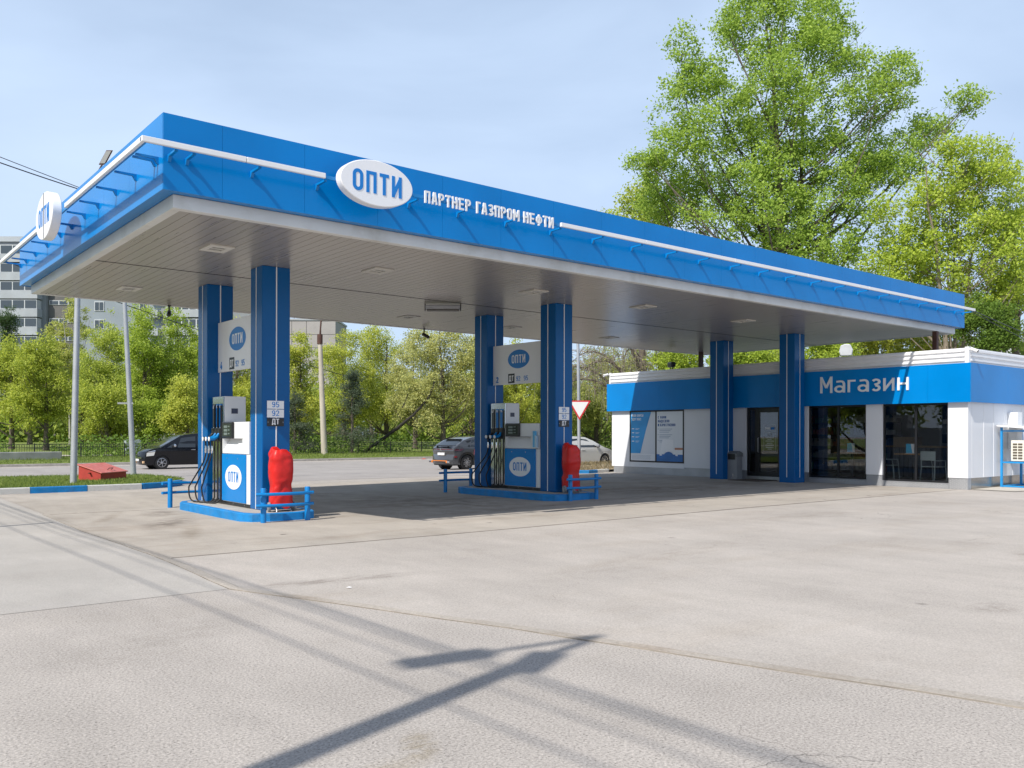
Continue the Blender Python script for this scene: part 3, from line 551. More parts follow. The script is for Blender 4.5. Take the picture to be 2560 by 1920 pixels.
# ================================================================== FUEL PUMPS
PUMPB = BLUE; PUMPW = mat('pump_white', (.76,.77,.78), .3, var=.03, vscale=2)
def pump(label, x, y, z, cover_bag):
    t = thing('fuel_pump', label, 'fuel pump', (x, y, z), 0, 'fuel pumps on the islands')
    D_ = .58
    # origin: front face x=0, cabinet y 0..1.45 (0 = near end), tower y 1.45..2.1
    MB().box(.03, D_-.03, .02, 2.08, 0, .075).build('plinth', BLACKP, t)
    mb = MB()
    for yy in (.3,.9,1.3): mb.lathe([(.012,0),(.012,.006)], (.03, yy, .045), (-1,0,0), 8)
    mb.build('plinth_bolts', CHROME, t)
    MB().box(.012, D_-.012, .0, 1.44, .076, 1.08).build('cabinet', PUMPW, t, bevel=.01)
    d = MB().box(-.012, .010, .17, 1.435, .09, 1.075).build('door_panel', PUMPB, t, bevel=.006)
    E_ = ellipse(48); cy_, cz = .80, .60
    MB().prism(E_, lambda u, v, w_: (w_, cy_ - u*.435, cz + v*.255), -.0125, -.016).build('logo', WHITES, d)
    write('ОПТИ', Vector((x-.0165, y+cy_+.275, z+cz-.105)), -Y, Z, -X, .22, .15, .002, BLUEL, d, ws=1.28, gap=.2, width=.55)
    mb = MB()
    for yy in (.55, 1.12): mb.lathe([(.013,0),(.013,.014),(.006,.016)], (-.012, yy, .99), (-1,0,0), 10)
    mb.build('door_lock', CHROME, d, smooth=True)
    # head with sloping recess below the screen
    mb = MB(); yl, yr = 1.44, .02
    mb.box(.0, D_-.01, yr, .33, 1.085, 1.74)                                   # near end block
    mb.box(.0, D_-.01, .331, yl, 1.40, 1.74)                                   # upper block behind screen
    mb.prism([(.0,1.085),(.0,1.13),(.16,1.399),(D_-.01,1.399),(D_-.01,1.085)], lambda u, v, w_: (u, w_, v), .331, yl)
    mb.build('head', PUMPW, t, bevel=.006)
    mb = MB()
    mb.prism([(.0,1.13),(-.0,1.395),(.155,1.395)], lambda u, v, w_: (u, w_, v), .332, .36)
    mb.prism([(.0,1.13),(-.0,1.395),(.155,1.395)], lambda u, v, w_: (u, w_, v), 1.40, 1.438)
    mb.build('recess_cheek', PUMPW, t)
    s_ = MB().box(-.045, -.001, .78, 1.38, 1.395, 1.745).build('screen', BLACKP, t, bevel=.025, seg=3)
    mb = MB(); MB().box(-.047, -.044, .86, 1.30, 1.45, 1.69).build('display', mat('lcd', (.035,.045,.045), .1), s_)
    for k in range(3):
        mb.box(-.049, -.046, 1.06, 1.24, 1.47+.075*k, 1.52+.075*k); mb.box(-.049, -.046, .93, 1.02, 1.49+.075*k, 1.512+.075*k)
    mb.build('readout', mat('lcd_grey', (.16,.20,.19), .3), s_)
    # hose tower
    MB().box(.06, D_-.06, 1.46, 2.10, .076, 2.30).build('tower', PUMPW, t, bevel=.01)
    MB().box(.03, .059, 1.475, 2.09, .08, 2.29).build('tower_front', STEEL, t)
    MB().box(.20, .34, 1.452, 1.459, 1.93, 2.04).build('badge', mat('badge_dark', (.03,.04,.08), .3), t)
    for k, (m, txt) in enumerate(((mat('strip_grey', (.06,.065,.075), .3),'ДТ'), (BLUEL,'92'), (BLUEL,'95'))):
        yc = 1.98 - k*.185
        l_ = MB().box(.012, .028, yc-.062, yc+.062, 1.63, 2.14).build('grade_label', m, t)
        write(txt, Vector((x+.011, y+yc+.04, z+2.05)), -Y, Z, -X, .06, .2, .002, WHITES, l_, ws=1.1, width=.075)
        MB().box(-.02, .028, yc-.065, yc+.065, 1.33, 1.62).build('holster', BLACKP, t, bevel=.01)
        n_ = MB(); nm = BLUE2 if k else BLACKP
        n_.tube([(-.01,yc,1.50),(-.05,yc,1.43),(-.13,yc,1.39),(-.22,yc,1.385)], [.03,.04,.042,.045], 10)
        nb = n_.build('nozzle', nm, t, smooth=True)
        MB().tube([(-.01,yc,1.46),(.0,yc,1.55),(.012,yc,1.64)], .013, 8).build('spout', CHROME, nb, smooth=True)
        MB().lathe([(.046,0),(.046,.012),(.03,.016)], (-.222,yc,1.385), (-1,0,-.05), 14).build('cap', WHITES, nb, smooth=True)
        MB().tube([(-.17,yc,1.36),(-.165,yc-.01,1.24)], .021, 8).build('grip', BLACKP, nb, smooth=True)
        MB().tube([(-.165,yc-.01,1.24),(-.165,yc-.01,1.20),(-.165,yc-.01,1.13),(-.165,yc-.012,1.08)], [.02,.027,.027,.02], 10).build('swivel', CHROME, nb, smooth=True)
        # hose: down in a loop, then up the front of the tower
        sag = .34 - .07*k; p0 = Vector((-.165,yc-.012,1.08)); p3 = Vector((-.005, yc-.095, .12)); pts = []
        low = Vector((-.24-.05*(2-k), yc+.20+.07*(2-k), .06))
        ctl = [p0, p0+Vector((-.04,.07,-.22)), p0.lerp(low, .62)+Vector((-.05,.13+.03*(2-k),.0)), low+Vector((-.03,.11,.24)), low+Vector((.02,.05,-.02)), Vector((-.10,yc-.02,.02)), Vector((-.03,yc-.08,.08)), p3]
        # Catmull-Rom through the control points
        C4 = [ctl[0]] + ctl + [ctl[-1]]
        for i in range(1, len(C4)-2):
            for j in range(8):
                u = j/8; a_, b_, c_, e_ = C4[i-1], C4[i], C4[i+1], C4[i+2]
                pts.append(.5*((2*b_) + (c_-a_)*u + (2*a_-5*b_+4*c_-e_)*u*u + (3*b_-a_-3*c_+e_)*u**3))
        pts += [p3, p3+Vector((0,0,.5)), p3+Vector((0,0,1.2)), p3+Vector((0,0,1.98))]
        MB().tube(pts, .0165, 8).build('hose', RUBBER, t, smooth=True)
    MB().tube([(-.005,1.50,.15),(-.005,1.50,1.1),(-.005,1.50,2.1)], .02, 8).build('hose_mast', BLACKP, t, smooth=True)
    if cover_bag:
        MB().box(-.10, -.013, .03, .19, 1.10, 1.12).build('shelf', PUMPW, t)
    return t
pump('near fuel pump with white head and sunlit blue door, hoses on its left', 6.90, 16.80, iz1-.004, False)
pump('second fuel pump standing in the canopy shade with a blue glove pack on its shelf', 14.64, 16.86, iz2-.004, True)
t = thing('glove_dispenser', 'small light blue pack standing on the shelf of the second pump', 'dispenser', (14.58, 16.97, iz2+1.12))
c = Vector((14.58,16.97,iz2+1.117)); MB().box(c.x-.03, c.x+.03, c.y-.005, c.y+.075, c.z, c.z+.42).build('pack', mat('light_blue_card', (.12,.45,.75), .5), t, world=True)
MB().box(c.x-.034, c.x+.03, c.y-.075, c.y-.006, c.z, c.z+.30).build('pocket', mat('frosted_plastic', (.45,.62,.75), .3), t, world=True)

# ------------------------------------------------------------------ number boards between the columns
def board(label, x, y0, y1, z0, z1, num):
    t = thing('number_board', label, 'sign', (x, (y0+y1)/2, z0), 0, 'white number boards between the columns')
    b = MB().box(x-.03, x+.03, y0, y1, z0, z1).build('panel', WHITES, t, world=True, bevel=.004)
    E_ = ellipse(48); yc, zc = 17.96, z0+.665; f = x-.0305
    MB().prism(E_, lambda u, v, w_: (w_, yc-u*.45, zc+v*.25), f-.004, f).build('logo', BLUEL, t, world=True)
    write('ОПТИ', (f-.0042, yc+.285, zc-.105), -Y, Z, -X, .22, .15, .002, WHITES, t, ws=1.28, gap=.2, width=.57, name='logo_letters')
    write(num, (f, 18.93, z0+.06), -Y, Z, -X, .165, .2, .003, BLUEL, t, ws=1.2, name='number')
    MB().box(f-.004, f, 18.13, 18.40, z0+.03, z0+.285).build('grade_tile', BLACKP, t, world=True)
    write('ДТ', (f-.0042, 18.365, z0+.085), -Y, Z, -X, .15, .17, .002, WHITES, t, ws=1.1, width=.20, name='number')
    write('92', (f, 18.06, z0+.075), -Y, Z, -X, .13, .13, .003, BLUEL, t, ws=1.15, width=.17, name='number')
    write('95', (f, 17.74, z0+.075), -Y, Z, -X, .13, .13, .003, BLUEL, t, ws=1.15, width=.17, name='number')
board('white board with the number 4 high between the columns of the near pump', 7.14, 16.832, 19.068, 2.935, 4.03, '4')
board('white board with the number 2 high between the columns of the second pump', 14.86, 16.832, 19.068, 2.93, 4.01, '2')
# grade plates on the front columns
def plate(label, cx, cy, z, txt, dark):
    t = thing('grade_plate', label, 'sign', (cx, cy, z), 0, 'fuel grade plates on the front columns')
    MB().box(cx-.175, cx+.175, cy-.008, cy, z, z+.158).build('plate', BLACKP if dark else WHITES, t, world=True)
    wd = .150 if not dark else .150
    write(txt, (cx-wd/2, cy-.0082, z+(.03 if not dark else .038)), X, Z, -Y, .11, .125 if not dark else .16, .002, WHITES if dark else BLUEL, t, ws=1.2, width=wd, name='number')
    if dark:
        mb = MB()
        for s_ in (-1, 1): mb.lathe([(.006,0),(.006,.004)], (cx+s_*.155, cy-.008, z+.08), (0,-1,0), 8)
        mb.build('screw', CHROME, t, world=True)
for cx, cyf, wz, nm in ((7.20, 16.54-CS-.0075, 1.735, 'near pump'), (14.90, 16.54-CS-.0075, 1.77, 'second pump')):
    plate('white plate reading 95 on the front column of the %s' % nm, cx, cyf, wz+.342, '95', False)
    plate('white plate reading 92 on the front column of the %s' % nm, cx, cyf, wz+.171, '92', False)
    plate('black plate with white letters on the front column of the %s' % nm, cx, cyf, wz, 'ДТ', True)
# ------------------------------------------------------------------ guard rails
def guard(label, xc, y, z, s_):
    t = thing('guard_rail', label, 'guard rail', (xc, y, z), 0, 'blue tube guard rails at the island ends')
    for dx in (-.44, .44):
        MB().lathe([(.052,-.03),(.052,.64),(.046,.655),(.0,.657)], (xc+dx, y, z), Z, 16).build('post', BLUE2, t, world=True, smooth=True)
    for h in (.335, .545):
        pts = [(xc-.60, y+s_*.045, z+h)] + [(xc-.58+1.10*i/12, y+s_*(.055+.10*math.sin(math.pi*i/12)**.8), z+h) for i in range(13)] + [(xc+.535, y+s_*.055, z+h)]
        MB().tube(pts, .031, 10).build('rail', BLUE2, t, world=True, smooth=True)
guard('blue guard rail at the front end of the near pump island', 7.02, 15.36, -.075, -1)
guard('blue guard rail at the far left end of the near pump island', 6.80, 19.95, -.08, 1)
guard('blue guard rail at the front end of the second pump island', 14.80, 15.42, -.05, -1)
guard('blue guard rail at the far left end of the second pump island', 14.30, 19.98, -.05, 1)
# ------------------------------------------------------------------ red covers over the extinguisher trolleys
def red_cover(label, x, y, z, seed):
    t = thing('covered_extinguisher', label, 'covered extinguisher', (x, y, z), 0, 'red covers over wheeled extinguishers')
    rng = np.random.RandomState(seed); n, k = 64, 56; mb = MB(); F_ = rng.rand(26, 4)
    for i in range(k):
        u = i/(k-1); h = .09 + u*1.10
        r = .232 if u < .88 else .232*(1-((u-.88)/.12)**2*.24)
        r *= 1 - .13*math.exp(-((u-.36)/.13)**2) + .03*math.exp(-((u-.62)/.1)**2)
        for j in range(n):
            q = 2*math.pi*j/n; f = 0.
            for c_ in F_:                                   # slanting creases in the vinyl
                d_ = math.sin((q-c_[0]*6.28)/2)*2; e_ = u-.08-.9*c_[1]; sl = (c_[2]-.5)*2.6; w_ = e_-sl*d_*.22
                f += (.15*(c_[3]-.45))*math.exp(-(w_/.042)**2-(d_/.7)**2)
            f += .022*math.sin(2*q+5*u+F_[0,0]*6) + .016*math.sin(3*q-8*u+F_[1,0]*6)
            if u > .84: f += -.10*max(0, math.sin(4.5*q+F_[2,0]*6))**3*(u-.84)/.16
            g_ = 1/(abs(math.cos(q))**3.2+abs(math.sin(q))**3.2)**(1/3.2)      # squarish bag
            mb.v.append((r*(g_*.93+f)*math.cos(q), r*.84*(g_*.93+f)*math.sin(q), h - (.035*math.sin(4*q+1) if i == 0 else 0) + (.035*math.sin(q+F_[3,0]*6)+.02*math.sin(3*q))*max(0, u-.8)/.2))
    for i in range(k-1):
        for j in range(n): mb.f.append((i*n+j, i*n+(j+1) % n, (i+1)*n+(j+1) % n, (i+1)*n+j))
    o_ = len(mb.v)
    for j in range(n):
        p = mb.v[(k-1)*n+j]; mb.v.append((p[0]*.5, p[1]*.5, p[2]+.022*math.sin(3*j*.098)-.012))
    for j in range(n): mb.f.append(((k-1)*n+j, (k-1)*n+(j+1) % n, o_+(j+1) % n, o_+j))
    mb.v.append((.02,.0,1.165)); c0 = len(mb.v)-1
    for j in range(n): mb.f.append((o_+j, o_+(j+1) % n, c0))
    mb.build('cover', REDC, t, smooth=True, angle=50)
    for s_ in (-1, 1):
        w_ = MB().lathe([(.05,-.025),(.085,-.025),(.092,-.012),(.092,.012),(.085,.025),(.05,.025)], (s_*.25, -.03, .095), (1,.25*s_,0), 20).build('wheel', GREYP, t, smooth=True)
        MB().lathe([(.045,-.03),(.045,.03)], (s_*.25, -.03, .095), (1,.25*s_,0), 14).build('hub', GALV, w_, smooth=True)
    MB().tube([(-.25,-.03,.095),(.25,-.03,.095)], .014, 8).build('axle', GALV, t)
    MB().tube([(-.15,-.16,.0),(-.13,-.1,.10),(.13,-.1,.10),(.15,-.16,.0)], .012, 8).build('foot', GALV, t)
red_cover('bright red vinyl cover in the sun at the front of the near pump column', 7.17, 15.92, iz1-.004, 4)
red_cover('darker red vinyl cover in the shade at the front of the second pump column', 14.88, 15.95, iz2-.004, 11)

# ================================================================== SHOP
WX, YR, YL, ZB = 25.90, 11.11, 25.30, 2.52
shop = thing('shop_building', 'low white shop with a blue band, black framed windows and a corrugated parapet', 'building', (32, 18, 0))
TREAD = mat('tread_plate', (.40,.41,.43), .42, metal=.55, var=.12, vscale=2)
FRAME = mat('black_window_frame', (.012,.013,.016), .35)
FLOORM = mat('shop_floor', (.30,.28,.26), .4, var=.1)
INW = mat('shop_inner_wall', (.20,.19,.175), .7, var=.1)
WOOD = mat('light_wood', (.42,.26,.13), .5, var=.15, vscale=6, stretch=(1,8,1))
mb = MB(); T = .24
for a, b, z0 in ((YR, 11.68, .335), (13.68, 14.21, .335), (16.25, 17.27, .325), (18.70, 21.50, .31), (24.30, YL, .27)):
    # split at panel seams
    q = [a] + ([19.85] if a > 18 and a < 19 else []) + [b]
    for c_, d_ in zip(q, q[1:]): MB().box(WX, WX+T, c_+.003, d_-.003, z0, ZB+.03).build('front_wall', WHITEW, shop, world=True)
MB().box(WX, WX+T, 21.503, 24.297, .27, .47).build('front_wall', WHITEW, shop, world=True)
mb = MB()
seams = [WX+T+.002] + [26.24+.69*k for k in range(1, 20)]
for a, b in zip(seams, seams[1:]): mb.box(a+.002, b-.002, YR, YR+.2, .335, ZB+.03)
mb.build('side_wall', WHITEW, shop, world=True)
mb = MB()
for a in seams[1:]: mb.box(a-.012, a+.012, YR-.006, YR-.0005, .335, ZB)
mb.build('panel_joint', mat('bright_white_strip', (.85,.85,.86), .4), shop, world=True)
MB().box(39.2, 39.4, YR+.2, YL, 0, ZB).build('back_wall', WHITEW, shop, world=True)
MB().box(WX+T, 39.2, YL-.2, YL, 0, ZB+.03).build('far_side_wall', WHITEW, shop, world=True)
mb = MB(); px0 = WX+.015
for a, b, z1 in ((YR+.01, 11.665, .333), (11.666, 13.685, .165), (13.686, 14.205, .333), (14.206, 16.245, .165), (16.246, 17.26, .323), (18.71, 21.49, .308), (21.491, YL-.1, .268)):
    pl_ = MB().box(px0, px0+.2, a, b, -.1, z1).build('plinth', TREAD, shop, world=True)
    pl = pl_ if z1 == .165 and a < 12 else (pl if a > YR+.02 else pl_)
# raised tread bars on the plinth sheet
rng = random.Random(2); mb = MB()
for a, b, z1 in ((YR+.03, 11.65, .32), (11.68, 13.68, .155), (13.70, 14.2, .32), (14.22, 16.24, .155)):
    y_ = a+.03; r_ = 0
    while y_ < b-.03:
        z_ = .03 + (.0275 if r_ % 2 else 0); k = 0
        while z_ < z1-.02:
            s_ = 1 if (k+r_) % 2 else -1
            mb.obox((px0-.001, y_, z_), (0,.7,.7*s_), (1,0,0), (0,-.7*s_,.7), .021, .004, .0065); z_ += .055; k += 1
        y_ += .055; r_ += 1
mb.build('tread_pattern', mat('tread_bright', (.66,.66,.67), .35, metal=.5), pl, world=True)
MB().box(WX+T+.005, 39.4, YR+.03, YR+.18, -.15, .333).build('side_plinth', mat('mirror_plinth', (.38,.35,.31), .22, metal=.75, var=.15, vscale=1.5, stretch=(1,1,4)), shop, world=True)
# blue band
BX, BY0, BY1, BT = 25.75, 10.975, 25.45, 3.645
mb = MB()
qs = [BY0, 12.2, 14.8, 17.4, 20.0, 22.6, BY1]
for a, b in zip(qs, qs[1:]): mb.box(BX, BX+.03, a+.002, b-.002, ZB, BT)
mb.box(BX+.03, BX+.16, BY0+.031, BY1, ZB+.004, ZB+.024)
qx = [BX+.031, 28.3, 30.9, 33.5, 36.1, 39.5]
for a, b in zip(qx, qx[1:]): mb.box(a+.002, b-.002, BY0, BY0+.03, ZB, BT)
mb.box(BX+.161, 39.5, BY0+.031, BY0+.14, ZB+.004, ZB+.024)
mb.box(BX+.031, 39.5, BY1-.03, BY1, ZB, BT)
mb.build('fascia_band', BLUE, shop, world=True)
MB().box(BX+.04, 39.4, BY0+.04, BY1-.04, BT-.04, BT-.01).build('roof', GALV, shop, world=True)
# corrugated parapet with three ridges
PX, PZ0, PZ1 = BX+.12, BT-.012, 4.08
prof = [(0,PZ0)]; zz = PZ0+.02
for k in range(3): prof += [(0,zz),(.0,zz+.045),(-.05,zz+.058),(-.05,zz+.112),(.0,zz+.125)]; zz += .135
prof += [(0,PZ1),(.03,PZ1),(.03,PZ0)]
CORR = mat('white_corrugated_sheet', (.80,.80,.81), .35, var=.03)
MB().prism(prof, lambda u, v, w_: (PX+u, w_, v), BY0+.21, BY1-.12).build('parapet', CORR, shop, world=True)
MB().prism(prof, lambda u, v, w_: (w_, BY0+.12+u, v), PX+.09, 39.4).build('parapet', CORR, shop, world=True)
MB().box(PX-.035, PX+.085, BY0+.085, BY0+.205, PZ0, PZ1+.03).build('corner_post', WHITE, shop, world=True, bevel=.006)
MB().box(PX-.035, PX+.05, BY1-.118, BY1-.05, PZ0, PZ1+.03).build('corner_post', WHITE, shop, world=True, bevel=.006)
def window(y0, y1, z0, z1, mull, name='window', dx=.07):
    fx = WX+dx; f = MB(); w_ = .055
    f.box(fx, fx+.06, y0, y1, z0, z0+w_); f.box(fx, fx+.06, y0, y1, z1-w_, z1)
    f.box(fx, fx+.06, y0, y0+w_, z0+w_, z1-w_); f.box(fx, fx+.06, y1-w_, y1, z0+w_, z1-w_)
    for m_ in mull: f.box(fx, fx+.06, m_-.035, m_+.035, z0+w_, z1-w_)
    win = f.build(name, FRAME, shop, world=True)
    ed = [y0+w_] + [v for m_ in mull for v in (m_-.035, m_+.035)] + [y1-w_]
    for a, b in zip(ed[::2], ed[1::2]): MB().box(fx+.022, fx+.034, a, b, z0+w_, z1-w_).build('pane', GLASS, win, world=True)
    return win
window(21.503, 24.297, .472, ZB-.001, [22.90], dx=-.01)
window(14.213, 16.247, .17, ZB-.001, [15.2])
window(11.683, 13.677, .17, ZB-.001, [12.66])
# door with a narrow side light
dx = WX+.06; f = MB()
f.box(dx, dx+.07, 17.275, 18.695, ZB-.09, ZB-.001); f.box(dx, dx+.07, 17.275, 17.35, .12, ZB-.09); f.box(dx, dx+.07, 18.60, 18.695, .12, ZB-.09); f.box(dx, dx+.07, 18.25, 18.36, .12, ZB-.09)
f.box(dx, dx+.07, 18.36, 18.60, .12, .26)
door = f.build('door', FRAME, shop, world=True)
f = MB(); f.box(dx-.012, dx+.05, 17.352, 18.248, .125, .28); f.box(dx-.012, dx+.05, 17.352, 18.248, ZB-.17, ZB-.092); f.box(dx-.012, dx+.05, 17.352, 17.43, .28, ZB-.17); f.box(dx-.012, dx+.05, 18.17, 18.248, .28, ZB-.17)
f.build('door_leaf', FRAME, door, world=True)
MB().box(dx+.01, dx+.022, 17.43, 18.17, .28, ZB-.17).build('pane', GLASS, door, world=True)
MB().box(dx+.02, dx+.032, 18.36, 18.60, .26, ZB-.09).build('pane', GLASS, door, world=True)
MB().tube([(dx-.012,18.20,.95),(dx-.06,18.20,.97),(dx-.06,18.20,1.45),(dx-.012,18.20,1.47)], .013, 8).build('handle', GALV, door, world=True)
MB().box(dx-.05, dx+.2, 17.275, 18.695, -.1, .118).build('threshold', GALV, door, world=True)
# notice on the glass door
mb = MB(); n0 = dx+.006
NT = mat('notice_white', (.55,.57,.58), .5)
def outline(mb, x, y0, y1, z0, z1, w_=.008):
    mb.box(x-.002, x, y0, y1, z0, z0+w_); mb.box(x-.002, x, y0, y1, z1-w_, z1); mb.box(x-.002, x, y0, y0+w_, z0+w_, z1-w_); mb.box(x-.002, x, y1-w_, y1, z0+w_, z1-w_)
outline(mb, n0, 17.53, 18.01, .98, 1.92)
mb.box(n0-.002, n0, 17.54, 18.0, 1.655, 1.665)
rr = random.Random(8)
for zz in (1.46, 1.40, 1.34, 1.26, 1.20, 1.12, 1.06):
    a = rr.uniform(.05, .15); mb.box(n0-.002, n0, 17.54+a, 18.0-a, zz, zz+.022)
mb.stroke([(c_*.07, s_*.07) for c_, s_ in ellipse(20)], .015, lambda u, v, w_: (n0-w_, 17.77-u, 1.565+v), 0, .002, True)
nb = mb.build('notice', NT, door, world=True)
mb = MB(); mb.box(n0-.003, n0, 17.58, 17.72, 1.75, 1.83); mb.build('notice_patch', BLUEL, nb, world=True)
mb = MB(); mb.box(n0-.003, n0, 17.74, 17.95, 1.76, 1.82); mb.build('notice_text', WHITES, nb, world=True)
# inside
MB().box(WX+T+.001, 39.19, YR+.21, YL-.21, -.05, .10).build('floor', FLOORM, shop, world=True)
MB().box(WX+T+.001, 39.19, YR+.21, YL-.21, 3.2, 3.25).build('ceiling', INW, shop, world=True)
mb = MB(); mb.box(33.0, 33.1, YR+.21, YL-.21, .1, 3.2); mb.box(WX+T+.3, 33, 20.6, 20.7, .1, 3.2); mb.box(WX+T+.001, WX+T+.05, 18.8, 25.0, .1, .46); mb.box(WX+T+.001, WX+T+.05, 18.8, 21.48, .46, 3.2); mb.box(WX+T+.1, WX+T+.12, 21.49, 24.4, .2, 3.1)
mb.build('inner_wall', INW, shop, world=True)
# lettering of the shop
t = thing('shop_letters', 'raised white word of six letters and capital on the blue band of the shop', 'sign', (BX, 14.2, 2.92))
write('Магазин', (BX, 15.69, 2.925), -Y, Z, -X, .53, .11, .03, WHITE, t, ws=1.12, gap=.17, split=True, width=2.93)
# posters behind the left window
def poster(label, y0, y1, paper):
    z0, z1 = .53, 2.46; x = WX-.004
    t = thing('poster', label, 'poster', (x, (y0+y1)/2, z0), 0, 'posters in the left shop window')
    return t, x, y0, y1, z0, z1
P_GREY = mat('poster_grey', (.66,.69,.73), .35); P_BLUE = mat('poster_blue', (.03,.33,.72), .35, var=.25, vscale=.9); P_LB = mat('poster_pale', (.76,.78,.80), .35)
P_DB = mat('poster_navy', (.03,.10,.30), .4); P_MID = mat('poster_midblue', (.012,.14,.42), .35, var=.2, vscale=2); P_TXT = mat('poster_text_grey', (.30,.36,.45), .5); P_OR = mat('poster_orange', (.50,.22,.12), .5)
t, x, y0, y1, z0, z1 = poster('left poster in the shop window with a slanting blue field and white headline', 22.94, 24.23, None)
MB().box(x, x+.003, y0, y1, z0, z1).build('sheet', P_GREY, t, world=True)
MB().prism([(24.23,.82),(23.72,.82),(23.42,1.75),(23.15,2.46),(24.23,2.46)], lambda u, v, w_: (w_, u, v), x-.003, x-.001).build('blue_field', P_BLUE, t, world=True)
MB().box(x-.003, x-.001, y0, y1, z0, z0+.27).build('footer', P_LB, t, world=True)
write('ВАШИ БОНУСЫ', (x-.003, 24.18, 2.28), -Y, Z, -X, .095, .17, .002, WHITES, t, width=.62, name='headline')
write('ЖДУТ ВАС!', (x-.003, 24.18, 2.13), -Y, Z, -X, .095, .17, .002, WHITES, t, width=.5, name='headline')
mb = MB()
for zz in (1.78, 1.62, 1.46, 1.28):
    mb.box(x-.005, x-.003, 24.05, 24.17, zz, zz+.035); mb.box(x-.005, x-.003, 23.77, 23.98, zz+.02, zz+.032); mb.box(x-.005, x-.003, 23.82, 23.98, zz-.02, zz-.008)
mb.build('small_text', WHITES, t, world=True)
mb = MB()
for k in range(6): mb.box(x-.005, x-.003, 23.2-.06*(k % 2), 24.17, z0+.05+.032*k, z0+.058+.032*k)
mb.build('small_print', P_TXT, t, world=True)
t, x, y0, y1, z0, z1 = poster('right poster in the shop window with a dark blue headline and white towel shape', 21.56, 22.86, None)
MB().box(x, x+.003, y0, y1, z0, z1).build('sheet', P_LB, t, world=True)
for k, (txt, wd) in enumerate((('С НАМИ', .42), ('НАДЕЖНО', .58), ('И', .07))):
    write(txt, (x, 22.80, 2.19-.15*k), -Y, Z, -X, .10, .2, .002, P_DB, t, width=wd, name='headline')
write('КАЧЕСТВЕННО', (x, 22.68, 1.89), -Y, Z, -X, .10, .2, .002, P_DB, t, width=.76, name='headline')
mb = MB()
for z_, n_ in ((1.77, 3), (1.55, 3), (1.33, 2)):
    for k in range(n_): mb.box(x-.002, x, 22.08+.08*k, 22.72, z_-.06*k, z_-.06*k+.018)
    mb.box(x-.002, x, 22.77, 22.80, z_, z_+.03)
mb.build('small_text', P_TXT, t, world=True)
MB().box(x-.002, x, y0, 22.0, .80, .98).build('seat_field', WHITES, t, world=True)
MB().box(x-.002, x, y0, 21.95, .982, 1.06).build('orange_stripe', P_OR, t, world=True)
MB().box(x-.003, x-.0021, y0, y1, z0, z0+.27).build('blue_field', P_MID, t, world=True)
mb = MB(); mb.prism([(22.70,.80),(22.55,1.40),(22.02,1.36),(21.98,1.06),(22.2,.92)], lambda u, v, w_: (w_, u, v), x-.006, x-.0035)
mb.stroke(arc(22.25, .78, .40, .20, 190, -10, 14), .11, lambda u, v, w_: (x-.0062-w_, u, v), 0, .001)
mb.build('towel', WHITES, t, world=True)
MB().prism(arc(22.25, .58, .32, .32, 0, 180, 16), lambda u, v, w_: (w_, u, v), x-.0105, x-.0075).build('blue_dome', P_MID, t, world=True)
# ------------------------------------------------------------------ shop interior things
def cafe_table(label, x, y):
    t = thing('cafe_table', label, 'table', (x, y, .10), 0, 'cafe tables behind the shop windows')
    MB().box(-.40, .40, -.43, .43, .86, .90).build('table_top', WOOD, t, bevel=.006)
    MB().lathe([(.05,.02),(.05,.855)], (0,0,0), Z, 12).build('column', DARKM, t, smooth=True)
    MB().box(-.3, .3, -.3, .3, 0, .02).build('base', DARKM, t)
cafe_table('cafe table seen through the middle window next to the door column', 26.85, 15.2)
cafe_table('cafe table seen through the right hand shop window between two chairs', 26.85, 13.15)
CH = mat('chair_grey_green', (.42,.48,.48), .45)
def chair(label, x, y, rz):
    t = thing('chair', label, 'chair', (x, y, .10), rz, 'cafe chairs behind the right shop window')
    MB().box(-.25, .25, -.25, .25, .50, .525).build('seat', CH, t, bevel=.008)
    MB().box(-.27, .27, .225, .25, .70, .98).build('backrest', CH, t, bevel=.008)
    for sx in (-1, 1):
        MB().tube([(sx*.235,-.235,.50),(sx*.25,-.27,0)], .016, 6).build('leg', CH, t)
        MB().tube([(sx*.25,.24,.98),(sx*.24,.235,.5),(sx*.26,.28,0)], .016, 6).build('leg', CH, t)
        MB().tube([(sx*.25,.24,.70),(sx*.25,-.2,.70),(sx*.235,-.235,.5)], .014, 6).build('armrest', CH, t)
chair('chair on the left of the table in the right shop window, seen from the side', 26.75, 13.92, R(8))
chair('chair on the right of the table in the right shop window', 26.6, 12.42, R(75))
def stand(label, x, y):
    t = thing('menu_stand', label, 'menu stand', (x, y, 1.0), R(10), 'blue menu stands on the cafe tables')
    MB().box(-.012, .0, -.12, .12, .0, .30).build('card', mat('menu_card_blue', (.05,.45,.75), .5), t)
    MB().prism([(-.12,.0),(-.12,.30),(-.02,.30),(-.07,.0)], lambda u, v, w_: (w_, u, v), -.016, -.013).build('card_face', WHITES, t)
    MB().box(-.05, .03, -.125, .125, -.0, .012).build('foot', WHITES, t)
stand('blue and white menu stand on the table in the middle window', 26.62, 15.12)
stand('blue and white menu stand on the table in the right hand window', 26.62, 13.15)
t = thing('shop_counter', 'wood topped counter with a wooden box deep inside the shop', 'counter', (30.0, 13.0, .1))
MB().box(29.7, 30.5, 11.8, 15.6, 1.14, 1.20).build('counter_top', WOOD, t, world=True)
mb = MB()
for k in range(24): mb.box(29.78, 29.82, 11.85+.155*k, 11.95+.155*k, .1, 1.13)
mb.box(29.83, 30.45, 11.83, 15.57, .1, 1.13); mb.build('counter_front', mat('counter_grey', (.14,.14,.15), .6), t, world=True)
MB().box(29.75, 30.2, 14.5, 15.3, 1.201, 1.5).build('display_box', WOOD, t, world=True)
